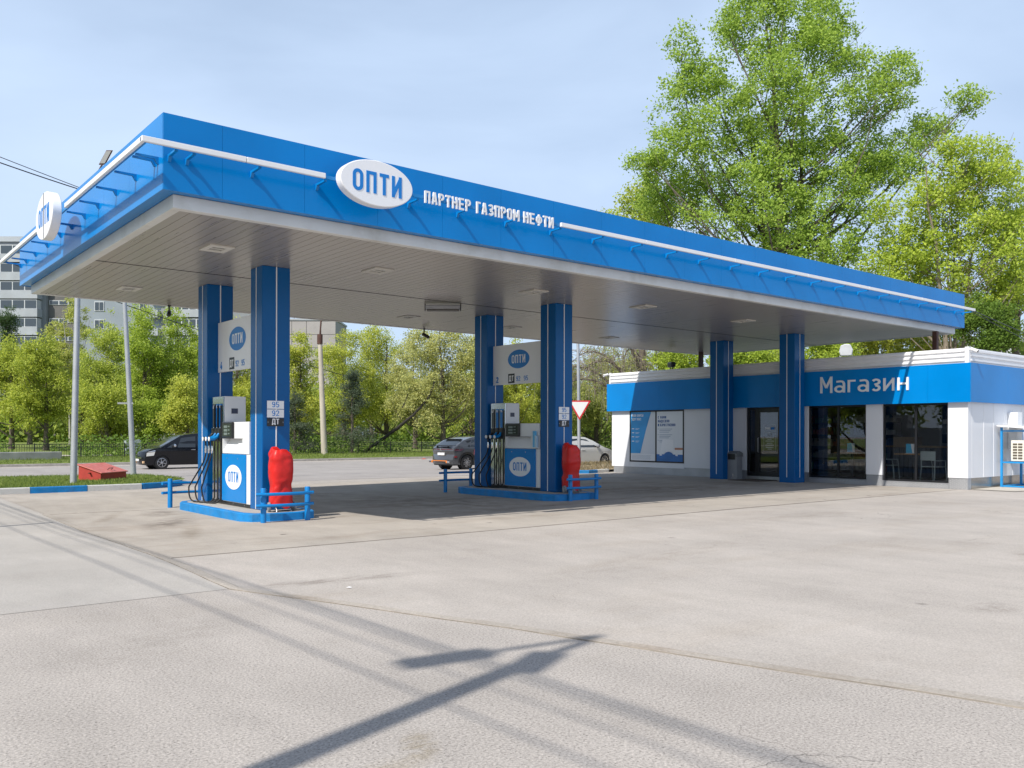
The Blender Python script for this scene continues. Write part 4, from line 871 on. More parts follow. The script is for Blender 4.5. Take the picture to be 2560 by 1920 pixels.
t = thing('coffee_machine', 'pale coffee machine on the counter deep inside the shop', 'coffee machine', (30.1, 13.4, 1.2))
MB().box(29.85, 30.35, 13.1, 13.75, 1.201, 1.95).build('body', mat('machine_grey', (.22,.24,.25), .3), t, world=True, bevel=.03)
MB().box(29.84, 29.86, 13.2, 13.65, 1.3, 1.6).build('front_panel', BLACKP, t, world=True); MB().box(29.9, 30.3, 13.2, 13.65, 1.951, 2.1).build('hopper', WHITES, t, world=True)
t = thing('menu_screens', 'row of dim menu pictures high on the back wall inside the shop', 'menu board', (32.9, 12.6, 2.0))
rr = random.Random(4)
for k in range(7):
    MB().box(32.93, 32.97, 11.5+.42*k, 11.84+.42*k, 2.0, 2.5).build('picture', mat('menu_pic_%d' % k, (rr.uniform(.05,.3), rr.uniform(.05,.2), rr.uniform(.02,.1)), .6), t, world=True)
MB().box(32.98, 32.999, 11.4, 14.5, 1.9, 2.6).build('backing', BLACKP, t, world=True)
t = thing('shelf_unit', 'dark shelves full of goods seen through the middle shop window', 'shelf', (31, 17, .1))
mb = MB()
for k in range(5): mb.box(30.8, 31.3, 15.8, 20.0, .2+.45*k, .23+.45*k)
mb.box(31.3, 31.35, 15.8, 20.0, .1, 2.2); mb.build('rack', DARKM, t, world=True)
gm = [mat('goods_%d' % k, c_, .5) for k, c_ in enumerate([(.4,.1,.05),(.1,.15,.3),(.45,.4,.3),(.08,.2,.1),(.5,.5,.5)])]
for k in range(5):
    for j in range(5):
        mb = MB(); y_ = 15.85+.82*j
        while y_ < 15.85+.82*j+.72: 
            w_ = rr.uniform(.06,.14); mb.box(30.82, 31.0, y_, y_+w_, .231+.45*k, .231+.45*k+rr.uniform(.15,.32)); y_ += w_+.015
        mb.build('goods', gm[(k*3+j*2) % 5], t, world=True)
# ------------------------------------------------------------------ bin, mat, roof items
t = thing('waste_bin', 'grey metal waste bin with a black flap lid beside the shop door column', 'waste bin', (25.42, 18.86, 0))
MB().box(25.26, 25.58, 18.62, 19.04, .0, .80).build('body', GREYP, t, world=True, bevel=.012)
MB().prism([(25.24,.801),(25.24,.92),(25.40,1.0),(25.60,.93),(25.60,.801)], lambda u, v, w_: (u, w_, v), 18.60, 19.06).build('lid', mat('bin_grey_lid', (.18,.19,.2), .45), t, world=True, bevel=.012)
MB().box(25.236, 25.2395, 18.68, 18.98, .70, .90).build('flap', BLACKP, t, world=True); MB().box(25.25, 25.26, 18.75, 18.8, .1, .2).build('lock', CHROME, t, world=True)
tag(MB().box(24.6, 25.72, 17.3, 18.5, .010, .026).build('door_mat', mat('mat_brown', (.085,.065,.05), .95, var=.3, vscale=30, bump=.6, bscale=80)), 'thin dark brown door mat in front of the shop door', 'door mat')
t = thing('floodlight', 'pale floodlight seen from behind on the shop roof right of the columns', 'floodlight', (31.6, 18.15, 4.58), R(25), 'floodlights on the shop roof')
MB().prism([(-.20,0),(.20,0),(.26,.16),(.20,.40),(.05,.46),(-.15,.44),(-.25,.22)], lambda u, v, w_: (w_, u, v+.08), -.08, .06).build('housing', mat('pale_grey_plastic', (.55,.57,.58), .5, var=.1), t, bevel=.03)
MB().tube([(0,-.2,.14),(0,-.26,.05),(0,0,0),(0,.26,.05),(0,.2,.14)], .018, 6).build('bracket', GALV, t); MB().box(-.06,.06,-.06,.06,-.97,.01).build('stand', GALV, t)
t = thing('floodlight', 'small dark floodlight on the shop roof near its left end', 'floodlight', (26.7, 22.8, 4.08), R(-30), 'floodlights on the shop roof')
MB().box(-.1, .1, -.24, .24, .16, .36).build('housing', DARKM, t, bevel=.04); MB().tube([(0,-.2,.2),(0,-.12,.1),(0,0,-.2),(0,.12,.1),(0,.2,.2)], .018, 6).build('bracket', DARKM, t)
def bullet(label, p, look):
    p, look = Vector(p), Vector(look).normalized(); t = thing('surveillance_camera', label, 'camera', p, 0, 'surveillance cameras')
    MB().tube([p, p+look*.10+Z*.02], .022, 8).build('arm', WHITE, t, world=True, smooth=True)
    c = p+look*.1+Z*.03; MB().lathe([(.0,-.05),(.05,-.045),(.052,.14),(.06,.16),(.05,.17),(.03,.15)], c, look, 14).build('body', WHITE, t, world=True, smooth=True)
    MB().lathe([(.038,.155),(.03,.16)], c, look, 12).build('lens', BLACKP, t, world=True)
bullet('white bullet camera at the right front corner of the shop parapet', (PX-.01, BY0+.08, 4.03), (-.1,-1,-.45))
bullet('white bullet camera at the left end of the shop parapet', (PX-.06, BY1-.08, 4.03), (-1,.45,-.3))
# pipe box on the side wall
tag(MB().box(28.62, 28.98, YR-.28, YR-.007, 1.15, 2.27).build('wall_duct', mat('duct_white', (.78,.79,.80), .4), None, bevel=.01), 'white vertical duct on the right side wall of the shop behind the blue cage', 'duct')
kind(sheet('concrete_pad', [(26.0,9.9),(31.5,9.2),(31.5,11.1),(26.0,11.1)], PATH, zg, .02, 1), 'structure')
# blue cage with the air conditioner
t = thing('steel_cage', 'light blue steel cage with a white lid at the right edge of the photo', 'cage', (28.5, 10.7, .02))
CB = mat('cage_blue', (.01,.24,.56), .45, var=.1)
ya_, yb_, xa_, xb_ = 10.24, 10.98, 27.86, 29.3
for xx, yy in ((xa_,ya_),(xa_,yb_),(xb_,ya_),(xb_,yb_)): MB().box(xx-.03, xx+.03, yy-.03, yy+.03, .02, 1.80 if yy > 10.5 else 1.74).build('post', CB, t, world=True)
for zz in (.05, .76, 1.70):
    mb = MB()
    for yy in (ya_, yb_): mb.box(xa_+.031, xb_-.031, yy-.022, yy+.022, zz-.022, zz+.022)
    for xx in (xa_, xb_): mb.box(xx-.022, xx+.022, ya_+.031, yb_-.031, zz-.022, zz+.022)
    mb.build('beam', CB, t, world=True)
MB().prism([(10.10,1.755),(11.06,1.84),(11.06,1.88),(10.10,1.795)], lambda u, v, w_: (w_, u, v), 27.70, 29.5).build('lid', WHITE, t, world=True)
t = thing('air_conditioner', 'cream air conditioner unit with louvre slots standing inside the blue cage', 'air conditioner', (28.5, 10.55, .80))
ACM = mat('ac_cream', (.72,.69,.60), .45)
MB().box(27.95, 28.85, 10.40, 10.76, .80, 1.42).build('housing', ACM, t, world=True, bevel=.015)
for k in range(6):
    for j in range(2): MB().box(27.944, 27.952, 10.44+.145*j, 10.56+.145*j, .86+.083*k, .915+.083*k).build('louvre', mat('ac_dark_slot', (.10,.085,.06), .7), t, world=True)
MB().lathe([(.24,.0),(.24,.006),(.2,.01)], (28.45, 10.40, 1.11), -Y, 24).build('fan_grille', BLACKP, t, world=True)

# ================================================================== MASTS, SIGNS, STREET THINGS
def gzv(x, y): return zg(x, y) if y < 52.2 else zv(x, y)
def pole(o, pts, r, m, name='pole', n=14): return MB().tube(pts, r, n).build(name, m, o, world=True, smooth=True)
MASTC = mat('mast_grey', (.40,.42,.45), .5, metal=.3, var=.08)
zp = zg(6.5, 29.6)+.1
t = thing('lamp_mast', 'thick grey lamp mast left of the red sand box, its lamp above the canopy', 'lamp post', (6.45, 29.4, zp))
pole(t, [(6.45,29.4,zp-.1),(6.69,30.0,5.9),(6.80,30.0,9.35)], [.10,.085,.07], MASTC)
pole(t, [(6.85,30.0,9.2),(7.0,29.9,9.35),(7.33,29.65,10.15)], .028, BROWN, 'arm', 8)
d = Vector((.33,-.25,.8)).normalized()
MB().obox(Vector((7.33,29.65,10.15))+d*.22, d, rt, d.cross(rt), .26, .10, .025).build('lamp_head', BROWN, t, world=True, bevel=.01)
MB().obox(Vector((7.33,29.65,10.15))+d*.22-fw*.03, d, rt, d.cross(rt), .22, .08, .006).build('lens', MATS['dull_lens'], t, world=True)
zp = zg(10.2, 36)+.1
t = thing('flag_pole', 'slim grey pole leaning to the left on the grass behind the red sand box', 'pole', (9.95, 35.55, zp))
pole(t, [(9.95,35.55,zp-.1),(9.76,35.68,4.2),(9.62,35.80,7.6)], [.105,.09,.075], MASTC)
MB().obox((9.68,35.72,2.75), rt, fw, Z, .30, .02, .035).build('cross_bar', GALV, t, world=True)
t = thing('sand_box', 'red metal sand box with a sloping lid and handle on the grass verge', 'sand box', (7.95, 32.0, zg(7.9,32)+.11), R(44), 'red fire sand boxes')
del t['group']
MB().prism([(-.40,0),(.40,0),(.40,.52),(-.40,.26)], lambda u, v, w_: (w_, u, v), -.76, .76).build('body', mat('red_box_front', (.42,.045,.035), .6, var=.15, vscale=4), t, bevel=.01)
MB().prism([(-.45,.247),(.44,.535),(.44,.568),(-.45,.28)], lambda u, v, w_: (w_, u, v), -.80, .80).build('lid', REDB, t, bevel=.01)
MB().tube([(-.11,-.22,.34),(-.11,-.30,.41),(.11,-.30,.41),(.11,-.22,.34)], .013, 8).build('handle', BROWN, t)
MB().box(-.86,-.76,-.05,.0,.25,.28).build('latch', BROWN, t)
# concrete street light post by the park fence
zp = zv(29, 57)
t = thing('concrete_post', 'thick concrete street post with a thin iron arm in front of the park trees', 'street post', (29.0, 57.0, zp))
pole(t, [(29,57,zp-.2),(28.85,57.1,4.2),(28.72,57.2,8.5)], [.235,.19,.15], mat('pale_concrete', (.46,.41,.34), .9, var=.15, vscale=2, stretch=(1,1,.3), bump=.3))
pole(t, [(28.72,57.2,8.0),(28.72,57.2,8.7)], .2, BROWN, 'collar')
pole(t, [(28.72,57.2,8.6),(28.8,57.2,9.6),(28.95,57.1,10.4)], .06, BROWN, 'arm', 8)
# give way sign on a tall post
t = thing('give_way_sign', 'white give way triangle with red border on a tall grey post by the dry verge', 'road sign', (26.9, 28.3, .1))
pole(t, [(26.9,28.3,.05),(26.86,28.32,4.0),(26.80,28.34,7.5)], [.075,.07,.06], MASTC)
c = Vector((26.9,28.3,2.78)) - fw*.09
tri = lambda s: [(-.5*s,.29*s),(.5*s,.29*s),(0,-.577*s)]
def rnd(poly, r=.05):
    o = []
    for i, p in enumerate(poly):
        p = Vector(p); a = (Vector(poly[i-1])-p).normalized(); b = (Vector(poly[(i+1) % len(poly)])-p).normalized(); o += [tuple(p+a*r), tuple(p+(a+b)*r*.42), tuple(p+b*r)]
    return o
SGR = mat('sign_red', (.55,.02,.03), .4); SGW = mat('sign_white', (.75,.75,.74), .4)
MB().prism(rnd(tri(1.02)), lambda u, v, w_: c + rt*u + Z*v - fw*w_, 0, .012).build('red_border', SGR, t, world=True)
MB().prism(tri(.80), lambda u, v, w_: c + rt*u + Z*v - fw*w_, .0125, .016).build('white_face', SGW, t, world=True)
MB().prism(rnd(tri(1.0)), lambda u, v, w_: c + rt*u + Z*v - fw*w_, -.01, -.001).build('back_plate', GALV, t, world=True)
# children sign behind it
t = thing('children_sign', 'children crossing sign on a yellow board, half hidden behind the second pump column', 'road sign', (28.4, 31.2, 0))
cb = Vector((28.4,31.2,0)) + rt*.02
pole(t, [cb, cb+Z*3.2], .045, MASTC)
c = cb - rt*.1 - fw*.06
MB().obox(c+Z*2.55, rt, fw, Z, .40, .008, .46).build('yellow_board', mat('sign_yellow', (.75,.60,.02), .45), t, world=True)
MB().prism([(-.36,-.30),(.36,-.30),(0,.36)], lambda u, v, w_: c + Z*2.55 + rt*u + Z*v - fw*w_, .0085, .012).build('red_border', SGR, t, world=True)
MB().prism([(-.27,-.25),(.27,-.25),(0,.24)], lambda u, v, w_: c + Z*2.55 + rt*u + Z*v - fw*w_, .0125, .015).build('white_face', SGW, t, world=True)
mb = MB(); fn = lambda u, v, w_: c + Z*2.55 + rt*u + Z*v - fw*(.0155+w_)
for dx_ in (-.08, .07):
    mb.stroke([(dx_-.05,-.20),(dx_,-.08),(dx_+.05,-.20)], .03, fn, 0, .002); mb.stroke([(dx_,-.08),(dx_+.02,.03)], .045, fn, 0, .003); mb.stroke([(dx_-.06,-.02),(dx_+.08,.01)], .02, fn, 0, .004); mb.prism([(dx_+.02+.03*a, .06+.03*b) for a, b in ellipse(12)], fn, 0, .002)
mb.build('children_figures', BLACKP, t, world=True)
MB().obox(c+Z*1.88+rt*.03, rt, fw, Z, .36, .008, .17).build('distance_plate', SGW, t, world=True)
write('170', c+Z*1.81-rt*.13-fw*.009, rt, Z, -fw, .13, .16, .002, BLACKP, t, width=.21, name='distance'); write('М', c+Z*1.81+rt*.11-fw*.009, rt, Z, -fw, .08, .16, .002, BLACKP, t, width=.08, name='distance')
mb = MB()
for s_ in (-.22, .28):
    fn = lambda u, v, w_, s_=s_: c + Z*1.86 + rt*(s_+u) + Z*v - fw*(.009+w_)
    mb.stroke([(0,-.08),(0,.06)], .03, fn, 0, .002); mb.prism([(-.04,.04),(.04,.04),(0,.11)], fn, 0, .003)
mb.build('arrow', BLACKP, t, world=True)
# park fences
FE = mat('fence_black', (.018,.02,.02), .55, var=.3)
def fence(label, pts, zf, h, sp, bar, name='park_fence', hoop=False):
    t = thing(name, label, 'fence', (pts[0][0], pts[0][1], zf(*pts[0])))
    bars = MB(); posts = MB(); rails = MB()
    for (a, b) in zip(pts, pts[1:]):
        A, B = Vector((a[0],a[1])), Vector((b[0],b[1])); n = max(1, round((B-A).length/2.6)); d = (B-A).normalized()
        for k in range(n+1):
            p = A.lerp(B, k/n); z = zf(p.x, p.y); posts.box(p.x-.03, p.x+.03, p.y-.03, p.y+.03, z-.1, z+h+.06)
            if k < n:
                q = A.lerp(B, (k+1)/n); z2 = zf(q.x, q.y)
                for hh in (.12, h-.16, h):
                    rails.tube([(p.x,p.y,z+hh),(q.x,q.y,z2+hh)], .014, 4)
                m_ = int((q-p).length/sp)
                for j in range(1, m_):
                    w_ = p.lerp(q, j/m_); zz = z+(z2-z)*j/m_; bars.box(w_.x-bar, w_.x+bar, w_.y-bar, w_.y+bar, zz+.1, zz+h-.01)
                if hoop:
                    for j in range(0, m_-1, 2):
                        w0 = p.lerp(q, (j+.5)/m_); zz = z+h-.16
                        rails.tube([(w0.x+d.x*.09*math.cos(a_), w0.y+d.y*.09*math.cos(a_), zz+.07+.07*math.sin(a_)) for a_ in np.linspace(0, 6.28, 9)], .007, 3, cap=False)
    o = posts.build('fence_posts', FE, t, world=True); kind(o, 'stuff'); o = bars.build('fence_bars', FE, t, world=True); kind(o, 'stuff'); o = rails.build('fence_rails', FE, t, world=True); kind(o, 'stuff')
fence('low black iron fence along the park lawn on the left and in the middle', [(-12,57.6),(18,57.3),(40,56.9)], zv, .86, .13, .008, hoop=True)
fence('taller green black fence between the trees left of the shop', [(41.5,57.4),(56,58),(74,58.6)], zv, 1.75, .16, .012)
tag(MB().box(5.5, 11.6, 55.6, 56.2, -.1, .50).build('concrete_block', mat('block_grey', (.24,.25,.24), .9, var=.2, vscale=1.5, dirt=(.38,.35,.3), dscale=.7), None, bevel=.04), 'long grey concrete block lying on the grass at the left edge of the photo', 'concrete block')
t = thing('junction_cabinet', 'pale blue grey cabinet standing under the trees behind the low fence', 'cabinet', (17.3, 62.4, zv(17,62)))
MB().box(16.9, 17.9, 62.2, 62.7, .1, 1.15).build('body', mat('cabinet_grey', (.35,.40,.42), .6, var=.1), t, world=True, bevel=.02); MB().box(17.35, 17.37, 62.19, 62.2, .2, 1.1).build('door_gap', DARKM, t, world=True)
# litter along the kerb
rr = random.Random(12)
for k, (lx, ly, c_, lb) in enumerate([(20.9,51.9,(.7,.7,.68),'white scrap of litter by the far kerb, left of the concrete post'),(22.6,51.8,(.6,.62,.6),'pale crumpled litter by the far kerb near the concrete post'),(34.0,51.7,(.6,.1,.08),'red scrap of litter by the far kerb beside the grey car'),(2.2,15.3,(.75,.75,.74),'tiny white scrap on the pale asphalt near the gutter'),(4.35,8.0,(.75,.75,.74),'tiny white scrap beside the gutter in the foreground')]):
    mb = MB(); n = 9; z0 = zg(lx, ly)+.012; big = .16 if ly > 40 else .025
    mb.v.append((lx, ly, z0+big*.5))
    for j in range(n):
        q = 6.28*j/n; r_ = big*rr.uniform(.5, 1.1); mb.v.append((lx+r_*1.6*math.cos(q), ly+r_*math.sin(q), z0+big*rr.uniform(.0,.2)))
    for j in range(n): mb.f.append((0, 1+j, 1+(j+1) % n))
    tag(mb.build('litter', mat('litter_%d' % k, c_, .7)), lb, 'litter', 'scraps of litter')

# ================================================================== CARS
def car(name, label, loc, heading, sp, group=None):
    t = thing(name, label, 'car', loc, heading, group)
    out, belt, H, W, Lh = sp['outline'], sp['belt'], sp['H'], sp['W']/2, sp['L']/2
    wx, wr = sp['wheels'], sp['r']
    def half(x, z):
        k = max(0, (z-belt)/(H-belt)); f = 1 - sp.get('tumble', .2)*k**1.2
        e = max(0, (abs(x)-Lh*.62)/(Lh*.38)); f *= 1 - .17*min(e,1)**2.2
        f *= 1 - .05*max(0, (.45-z)/.45)
        f += .012*math.exp(-((z-belt*.86)/.07)**2)
        return W*f
    # silhouette with wheel arches
    lo = sp['sill']; poly = list(out)
    for w_ in (wx[1], wx[0]) if False else sorted(wx):
        pass
    bottom = []
    for w_ in sorted(wx):
        ra = wr*1.13; a0 = math.asin(min(1, (wr-lo)/ra))
        bottom += [(w_+ra*math.cos(q), wr+ra*math.sin(q)) for q in np.linspace(math.pi+a0, -a0, 13)]
    poly = out + bottom            # out runs from the nose bottom over the roof to the tail bottom
    bm = bmesh.new()
    v0 = [bm.verts.new((x, -1, z)) for x, z in poly]; v1 = [bm.verts.new((x, 1, z)) for x, z in poly]; n = len(poly)
    bm.faces.new(v0); bm.faces.new(v1[::-1])
    for i in range(n): bm.faces.new((v0[i], v1[i], v1[(i+1) % n], v0[(i+1) % n]))
    def cut(co, no): bmesh.ops.bisect_plane(bm, geom=bm.verts[:]+bm.edges[:]+bm.faces[:], plane_co=co, plane_no=no)
    for z in (.35, .5, belt*.78, belt*.86, belt*.93, belt, belt+(H-belt)*.35, belt+(H-belt)*.7): cut((0,0,z), (0,0,1))
    for x in np.linspace(-Lh*.96, Lh*.96, 13): cut((x,0,0), (1,0,0))
    for y in (-.86, -.5, 0, .5, .86): cut((0,y,0), (0,1,0))
    for v in bm.verts:
        x, y, z = v.co; yy = y*half(x, z)
        v.co.y = yy
        if z > lo+.05: v.co.z = z - .05*max(0, abs(y)-.4)**2*(1 if z > belt*.8 else 0)
        e = max(0, (abs(x)-Lh*.8)/(Lh*.2)); v.co.x = x - math.copysign(1, x)*.16*e*y*y
    bmesh.ops.recalc_face_normals(bm, faces=bm.faces)
    me = bpy.data.meshes.new('body'); bm.to_mesh(me); bm.free(); me.materials.append(sp['paint']); me.shade_smooth(); me.set_sharp_from_angle(angle=R(32))
    body = bpy.data.objects.new('body', me); COL.objects.link(body); body.parent = t; MW[body.name] = MW[t.name]
    MB().box(-Lh*.9, Lh*.9, -W*.8, W*.8, lo*.85, lo+.05).build('underbody', BLACKP, t)
    def side(poly2, off, m, nm, parent=t, both=True, th=.012):
        for s_ in ((-1, 1) if both else (-1,)):
            MB().prism(poly2, lambda u, v, w_: (u, s_*(half(u, v)+w_), v-.05*.36*(1 if v > belt*.8 else 0)), off-th, off).build(nm, m, parent)
    def across(p, q, frac, m, nm, off=.006, parent=t, k=5):
        """panel over the outline from p to q, across the car"""
        mb = MB(); d = Vector((q[0]-p[0], q[1]-p[1])).normalized(); nn = Vector((d.y, -d.x)) if sp.get('flip') else Vector((-d.y, d.x))
        if nn.y < 0: nn = -nn
        for e_ in (0, off):
            for a, f in ((p, frac), (q, frac*.98)):
                for j in range(k+1):
                    y = (-1+2*j/k)*f; x_, z_ = a; e = max(0, (abs(x_)-Lh*.8)/(Lh*.2))
                    mb.v.append((x_ + nn.x*(e_+.004) - math.copysign(1, x_)*.16*e*y*y, y*half(x_, z_), z_ + nn.y*(e_+.004) - .05*max(0, abs(y)-.4)**2))
        N_ = 2*(k+1)
        for j in range(k): mb.f += [(j, j+1, k+2+j, k+1+j), (N_+j, N_+j+1, N_+k+2+j, N_+k+1+j)]
        for a, b in ((0,1),):
            ring = list(range(k+1)) + list(range(2*k+1, k, -1))
            for i in range(len(ring)): mb.f.append((ring[i], ring[(i+1) % len(ring)], N_+ring[(i+1) % len(ring)], N_+ring[i]))
        return mb.build(nm, m, parent, smooth=True)
    for poly2 in sp['windows']: side(poly2, .004, CARGL, 'side_window')
    if 'pillar' in sp:
        for poly2 in sp['pillar']: side(poly2, .003, BLACKP, 'pillar')
    for key, nm in (('wind', 'windshield'), ('rear', 'rear_window')):
        if key in sp: across(*sp[key], sp.get('glassw', .86), CARGL, nm)
    # wheels
    for w_ in wx:
        for s_ in (-1, 1):
            yo = s_*(W-.02); n_ = Vector((0, s_, 0))
            MB().lathe([(wr*1.1,-.28),(wr*1.1,-.06)], (w_, yo, wr), n_, 24).build('arch_liner', BLACKP, t)
            wt = MB().lathe([(wr*.66,-.20),(wr*.95,-.20),(wr,-.17),(wr,-.03),(wr*.95,.0),(wr*.70,.004),(wr*.68,-.02)], (w_, yo, wr), n_, 32).build('wheel', RUBBER, t, smooth=True)
            rb = MB().lathe([(wr*.69,-.03),(wr*.69,.0),(wr*.63,.004),(wr*.61,-.05),(wr*.2,-.06)], (w_, yo, wr), n_, 32).build('rim', sp['rim'], wt, smooth=True)
            mb = MB(); ns = sp.get('spokes', 7)
            for j in range(ns):
                q = 2*math.pi*j/ns + .3; dv = Vector((math.cos(q), 0, math.sin(q))); tv = n_.cross(dv)
                for sg in ((-.035, .035) if sp.get('twin') else (0,)):
                    mb.obox(Vector((w_, yo - s_*.015, wr)) + dv*wr*.36 + tv*sg, dv, tv, n_, wr*.28, wr*.042, .012)
            mb.lathe([(wr*.17,-.05),(wr*.17,.0),(wr*.1,.006)], (w_, yo, wr), n_, 12)
            mb.build('spokes', sp['rim2'] if 'rim2' in sp else sp['rim'], wt)
    for (dx_, nm, m, poly2, both) in sp.get('patches', []): side(poly2, dx_, m, nm, both=both, th=.02)
    for (p, q, f, m, nm, off) in sp.get('bands', []): across(p, q, f, m, nm, off)
    for (c_, h_, m, nm) in sp.get('boxes', []):
        MB().box(c_[0]-h_[0], c_[0]+h_[0], c_[1]-h_[1], c_[1]+h_[1], c_[2]-h_[2], c_[2]+h_[2]).build(nm, m, t, bevel=min(h_)*.4)
    for s_ in (-1, 1):
        mx_ = sp.get('mirror')
        if mx_:
            MB().lathe([(.0,-.10),(.06,-.09),(.085,-.03),(.085,.04),(.06,.09),(.0,.1)], (mx_[0], s_*(W+.10), mx_[1]), (.15,1,0), 14).build('mirror', sp.get('mirror_mat', sp['paint']), t, smooth=True)
    for hx, hz in sp.get('handles', []):
        for s_ in (-1, 1): MB().box(hx-.11, hx+.11, s_*(half(hx,hz)+.002)-.014, s_*(half(hx,hz)+.002)+.014, hz-.016, hz+.016).build('handle', sp.get('handle_mat', sp['paint']), t, bevel=.006)
    return t
CP = lambda n, c, r=.25: mat(n, c, r, coat=.8, spec=.5)
BLK = mat('car_black', (.003,.0035,.006), .2, coat=.25, spec=.35); GRY = CP('car_grey', (.05,.053,.06), .3); WHT = CP('car_white', (.62,.62,.60), .35); SIL = CP('car_silver', (.45,.46,.47), .3); RED = CP('car_red', (.30,.02,.025), .35)
TAIL = mat('tail_red', (.22,.015,.02), .2, spec=.7); ORN = mat('orange_trim', (.65,.20,.03), .4); PLATE = mat('number_plate', (.70,.70,.70), .4); RIMS = mat('alloy', (.50,.50,.52), .3, metal=.8); RIMD = mat('dark_alloy', (.05,.05,.055), .4, metal=.5)
HL = mat('headlamp', (.62,.62,.60), .1, spec=.8); FOG = mat('fog_lamp', (.75,.50,.28), .2)
van = dict(L=4.64, W=1.72, H=1.85, belt=1.08, sill=.24, r=.335, wheels=(1.38,-1.44), tumble=.16, paint=BLK, rim=RIMS, spokes=6,
    outline=[(2.22,.22),(2.32,.40),(2.32,.70),(2.24,.90),(1.98,1.02),(1.45,1.13),(.95,1.42),(.48,1.69),(.18,1.78),(-.6,1.85),(-1.6,1.83),(-2.10,1.74),(-2.22,1.55),(-2.30,1.05),(-2.32,.60),(-2.26,.24)],
    windows=[[(.62,1.12),(.42,1.60),(-.32,1.69),(-.30,1.12)],[(-.42,1.12),(-.44,1.69),(-1.15,1.70),(-1.15,1.12)],[(-1.25,1.12),(-1.25,1.70),(-1.95,1.66),(-2.02,1.14)],[(1.14,1.115),(.72,1.36),(.68,1.115)]],
    wind=((1.38,1.17),(.40,1.715)), rear=((-2.13,1.68),(-2.27,1.15)), mirror=(.78,1.2), mirror_mat=CHROME, handles=[(-.18,.98),(-.55,.98)], handle_mat=CHROME,
    patches=[(.006,'headlamp',HL,[(2.12,.66),(2.10,.84),(1.72,.90),(1.78,.70)],True),(.008,'lamp_trim',CHROME,[(2.05,.91),(1.72,.98),(1.70,.94),(2.05,.875)],True)],
    bands=[((2.325,.62),(2.325,.54),.6,CHROME,'grille_bar',.01),((2.32,.40),(2.325,.52),.55,BLACKP,'lower_grille',.012)],
    boxes=[((2.335,0,.47),(.012,.26,.056),PLATE,'number_plate'),((2.29,0,.80),(.03,.05,.04),CHROME,'badge'),((2.22,.62,.36),(.05,.055,.055),FOG,'fog_lamp'),((2.22,-.62,.36),(.05,.055,.055),FOG,'fog_lamp')])
car('minivan', 'shiny black minivan driving on the road behind the near pump', (15.45, 46.25, -.245), math.pi, van)
suv = dict(L=4.52, W=1.87, H=1.57, belt=1.02, sill=.25, r=.355, wheels=(1.36,-1.35), tumble=.27, paint=GRY, rim=RIMD, rim2=RIMS, spokes=6, twin=True,
    outline=[(2.12,.24),(2.26,.42),(2.24,.72),(2.05,.93),(1.25,1.04),(.72,1.28),(.28,1.49),(-.3,1.57),(-.95,1.53),(-1.45,1.40),(-1.95,1.12),(-2.16,1.03),(-2.22,.90),(-2.12,.72),(-2.20,.62),(-2.26,.46),(-2.20,.27)],
    windows=[[(.80,1.06),(.25,1.40),(-.42,1.46),(-.40,1.06)],[(-.50,1.06),(-.52,1.46),(-.98,1.42),(-1.15,1.10)]],
    pillar=[[(-1.2,1.08),(-1.02,1.42),(-1.32,1.37),(-1.85,1.10)]],
    wind=((1.18,1.08),(.32,1.475)), rear=((-1.42,1.41),(-1.93,1.135)), mirror=(.72,1.1), handles=[(-.25,.90),(-1.0,.92)],
    patches=[(.008,'arch_trim',BLACKP,[(-1.35+.50*math.cos(a_), .355+.50*math.sin(a_)) for a_ in np.linspace(0,math.pi,13)]+[(-1.35+.42*math.cos(a_), .355+.42*math.sin(a_)) for a_ in np.linspace(math.pi,0,13)],True),
             (.008,'arch_trim',BLACKP,[(1.36+.50*math.cos(a_), .355+.50*math.sin(a_)) for a_ in np.linspace(0,math.pi,13)]+[(1.36+.42*math.cos(a_), .355+.42*math.sin(a_)) for a_ in np.linspace(math.pi,0,13)],True),
             (.010,'tail_lamp',mat('tail_smoked', (.06,.012,.02), .15, spec=.8),[(-2.06,.92),(-1.98,1.01),(-1.55,1.00),(-1.75,.90)],True),(.006,'door_sill',BLACKP,[(-.85,.26),(-.85,.36),(.85,.36),(.85,.26)],True),(.010,'reflector',TAIL,[(-2.07,.60),(-2.02,.66),(-1.90,.64),(-1.95,.58)],True)],
    bands=[((-2.205,.98),(-2.20,.90),.94,mat('tail_dark', (.10,.015,.02), .2, spec=.8),'lamp_strip',.014),((-2.25,.46),(-2.21,.33),.86,BLACKP,'rear_bumper',.03)],
    boxes=[((-2.165,0,.74),(.03,.26,.06),PLATE,'number_plate'),((-2.28,0,.43),(.02,.52,.018),ORN,'orange_strip'),((-2.275,.56,.39),(.02,.05,.055),ORN,'orange_strip'),((-2.275,-.56,.39),(.02,.05,.055),ORN,'orange_strip'),
           ((-2.27,.70,.38),(.03,.10,.045),CHROME,'exhaust_trim'),((-2.27,-.70,.38),(.03,.10,.045),CHROME,'exhaust_trim'),((-2.13,0,1.11),(.10,.70,.014),BLACKP,'spoiler'),((-2.07,.42,1.075),(.04,.03,.03),BLACKP,'spoiler_foot'),((-2.07,-.42,1.075),(.04,.03,.03),BLACKP,'spoiler_foot'),((-1.45,0,1.43),(.08,.58,.012),BLACKP,'roof_spoiler'),((-2.225,0,.945),(.012,.035,.045),CHROME,'badge')])
car('suv', 'dark grey sports utility car with orange rear trim parked left of the second pump', (25.15, 33.55, -.10), R(2), suv)
